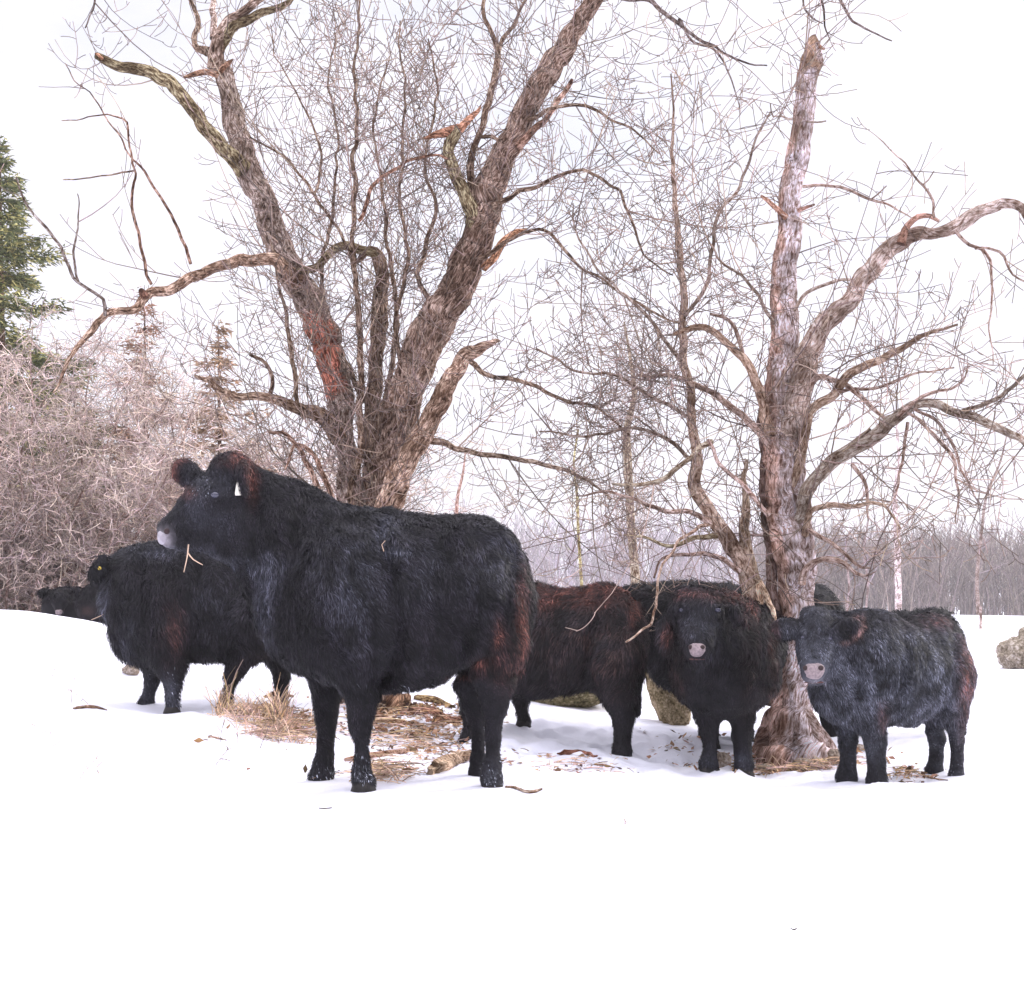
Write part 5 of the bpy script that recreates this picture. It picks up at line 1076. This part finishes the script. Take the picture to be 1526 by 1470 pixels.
# --- straw and dead grass
def straw(name, label, spots, seed, kind='stuff', col=(.68, .51, .37)):
    r = np.random.RandomState(seed); PP = []; RR = []; CC = []
    for (x0, x1, D0, D1, n_, h, flatn) in spots:
        for k in range(n_):
            D = r.uniform(D0, D1); X = (r.normal((x0 + x1) / 2, (x1 - x0) / 3.4) - CX) / F * D; z = gz(X, D)
            a = r.uniform(0, 2 * math.pi); L = h * r.uniform(.4, 1.3); up = r.uniform(.02, .25) if r.uniform() < flatn else (r.uniform(2.5, 9) if flatn == 0 else r.uniform(.8, 3))
            d = np.array((math.cos(a), math.sin(a), up)); d /= np.linalg.norm(d); q = np.linspace(0, 1, 5)[:, None]
            p = np.array((X, D, z + .004 + (r.uniform(0, .05) if up < .3 else 0))) + d * L * q + np.array((math.cos(a), math.sin(a), -.8)) * L * .22 * q ** 2
            p[:, 2] = np.maximum(p[:, 2], z + .002); PP.append(p); RR.append(np.linspace(.0026, .0013, 5) * r.uniform(.7, 1.6)); CC.append(np.array(col) * r.uniform(.25, 1.5) * np.array((1, r.uniform(.85, 1.05), r.uniform(.7, 1.2))))
    o = fine_tubes(name, np.array(PP), np.array(RR), np.array(CC), M_STRAW, None); return tag(o, label, 'grass', kind=kind)
straw('dead_grass', 'tan dead grass tuft between the ear-stud cow and the side-on cow', [(370, 460, 8.0, 9.3, 800, .15, .65), (318, 345, 8.9, 9.2, 40, .34, .0), (400, 432, 8.6, 9.0, 90, .34, .0), (330, 400, 8.7, 9.3, 260, .16, .4)], 3)
straw('scattered_straw', 'tan straw strewn over the snow around the foot of the forked tree', [(500, 680, 8.5, 9.9, 380, .16, .97), (600, 760, 7.8, 8.6, 70, .12, 1.0), (500, 640, 6.3, 7.3, 120, .10, 1.0), (540, 610, 6.15, 6.5, 160, .10, .8), (800, 920, 7.6, 8.6, 80, .1, 1.0), (1140, 1260, 8.7, 9.1, 420, .12, .9), (1330, 1370, 7.9, 8.2, 60, .08, .8)], 4)
def litter(name, label, spots, seed):
    r = np.random.RandomState(seed); VV = []; CC = []
    for (x0, x1, D0, D1, n_) in spots:
        D = r.uniform(D0, D1, n_); X = (r.normal((x0 + x1) / 2, (x1 - x0) / 3.2, n_) - CX) / F * D; z = ground(np.stack([X, D], 1)) + r.uniform(.002, .02, n_)
        c = np.stack([X, D, z], 1); a = r.normal(0, 1, (n_, 3)) * (1, 1, .35); a /= np.linalg.norm(a, axis=1, keepdims=True); b = np.cross(a, r.normal(0, .3, (n_, 3)) + (0, 0, 1)); b /= np.linalg.norm(b, axis=1, keepdims=True)
        la = r.uniform(.008, .034, (n_, 1)); lb = la * r.uniform(.3, .8, (n_, 1))
        VV.append(np.stack([c - a * la, c - b * lb + (0, 0, .006), c + a * la, c + b * lb], 1)); CC.append(np.repeat(np.array((.26, .16, .10)) * r.uniform(.25, 1.9, (n_, 1)) * np.stack([np.ones(n_), r.uniform(.8, 1.1, n_), r.uniform(.6, 1.1, n_)], 1), 4, axis=0))
    V = np.concatenate(VV).reshape(-1, 3); return tag(mesh_obj(name, V, np.arange(len(V)).reshape(-1, 4), None, M_STRAW, None, False, np.concatenate(CC)), label, 'leaves', kind='stuff')
litter('leaf_litter', 'brown leaf and bark litter on the snow around the two old trees', [(520, 690, 8.9, 10.3, 1500), (420, 480, 8.4, 9.6, 350), (560, 740, 7.9, 8.9, 260), (1110, 1270, 8.75, 9.35, 700), (800, 920, 7.5, 8.6, 60), (500, 620, 6.2, 7.2, 70), (1320, 1400, 7.8, 8.4, 70), (940, 1090, 8.6, 10, 90), (300, 420, 6.5, 8.5, 14)], 6)
def weed(x, y, D, h, lean, seed, label):
    r = np.random.RandomState(seed); X = (x - CX) / F * D; z = gz(X, D); tw = Twigs(seed, up=.02, curl=.16, col=(.38, .27, .22), rmin=.0021)
    p = tw.shoot(np.array((X, D, z - .02)), np.array((lean, r.normal(0, .15), 1.0)), h, .0030, .0); tw.along(p, h * .3, .0022, h * .16, 0, a0=.3)
    o = tw.build('dead_weed', None); return tag(o, label, 'weed', 'thin dead weeds poking through the snow')
for k, a in enumerate([(108, 1052, 9.2, .34, -.42, 'tall thin bent weed stalk above the brown bark scrap'), (133, 1050, 9.2, .20, -.25, 'short straight weed stalk beside the tall bent one'), (75, 1030, 9.9, .26, .35, 'faint leaning weed stalk nearest the left edge'),
    (330, 1120, 7.7, .22, -.3, 'crooked weed stalk left of the grass tuft'), (352, 1118, 7.7, .26, .3, 'forked weed stalk right of the crooked one'), (385, 1120, 7.6, .20, .5, 'spindly weed stalk under the grass tuft'),
    (415, 1122, 7.5, .22, .25, 'leaning weed stalk close to the far foreleg of the side-on cow'), (115, 1170, 6.3, .16, .5, 'low sprawling weed stalk in the lower left snow'), (150, 1170, 6.3, .14, -.4, 'low weed stalk beside the sprawling one'), (105, 1110, 7.0, .30, -.1, 'thin upright weed stalk in the snow at left'),
    (318, 1150, 6.9, .14, .6, 'small weed sprig below the crooked stalk'), (930, 1218, 5.3, .05, .2, 'tiny weed sprig in the snow below the brown cow')]):
    weed(*a[:5], 80 + k, a[5])
# straws in mouths
def stalk(pts, D, label, r_=.0032):
    p = catmull(np.array([P(x, y, D + d) for x, y, d in pts]), .02); m = len(p)
    ts = TubeSet(); ts.tube(p, np.linspace(r_, r_ * .6, m), 6, (.62, .45, .33), .05, 1); return tag(ts.build('straw_stalk', M_STRAW), label, 'straw')
stalk([(281, 812, -.06), (279, 830, -.10), (274, 853, -.11)], 6.1, 'straight straw stalk hanging from the mouth of the side-on cow')
stalk([(280, 824, -.09), (288, 834, -.11), (302, 842, -.11)], 6.1, 'slanting straw stalk at the mouth of the side-on cow, right of the straight one')
stalk([(168, 908, .0), (150, 918, -.02), (136, 924, -.03)], 9.35, 'thin hay wisp at the mouth of the ear-stud cow')
stalk([(572, 822, -.42), (569, 812, -.43), (574, 806, -.44)], 6.1, 'tiny hay blade stuck on the side of the big side-on cow', .0018)

# fence post
Dp = 30; xp = (1461 - CX) / F * Dp; zp = gz(xp, Dp); ts = TubeSet(); ts.tube(np.array([(xp, Dp, zp - .2), (xp + .01, Dp, zp + .25), (xp, Dp, zp + .5)]), np.array((.035, .033, .03)), 8, (.9, .8, .75), .08, 2)
tag(ts.build('fence_post', M_BARK_B), 'thin weathered fence post on the snow field left of the boulder', 'post')

# ------------------------------------------------------------------ haze
HAZE = .0016
vs = [(x, y, z) for z in (-9, 16) for y in (-440, 460) for x in (-450, 450)]
hz = mesh_obj('haze', vs, [(0, 2, 3, 1), (4, 5, 7, 6), (0, 1, 5, 4), (2, 6, 7, 3), (0, 4, 6, 2), (1, 3, 7, 5)], None, None, None, False)
hm = bpy.data.materials.new('haze'); hm.use_nodes = True; hm.node_tree.nodes.clear()
ho = hm.node_tree.nodes.new('ShaderNodeOutputMaterial'); hv = hm.node_tree.nodes.new('ShaderNodeVolumePrincipled')
hv.inputs['Density'].default_value = HAZE; hv.inputs['Color'].default_value = (.97, .94, .97, 1); hv.inputs['Anisotropy'].default_value = .2
hm.node_tree.links.new(hv.outputs['Volume'], ho.inputs['Volume']); hz.data.materials.append(hm)
tag(hz, 'pale winter haze over the whole field', 'haze', kind='stuff')
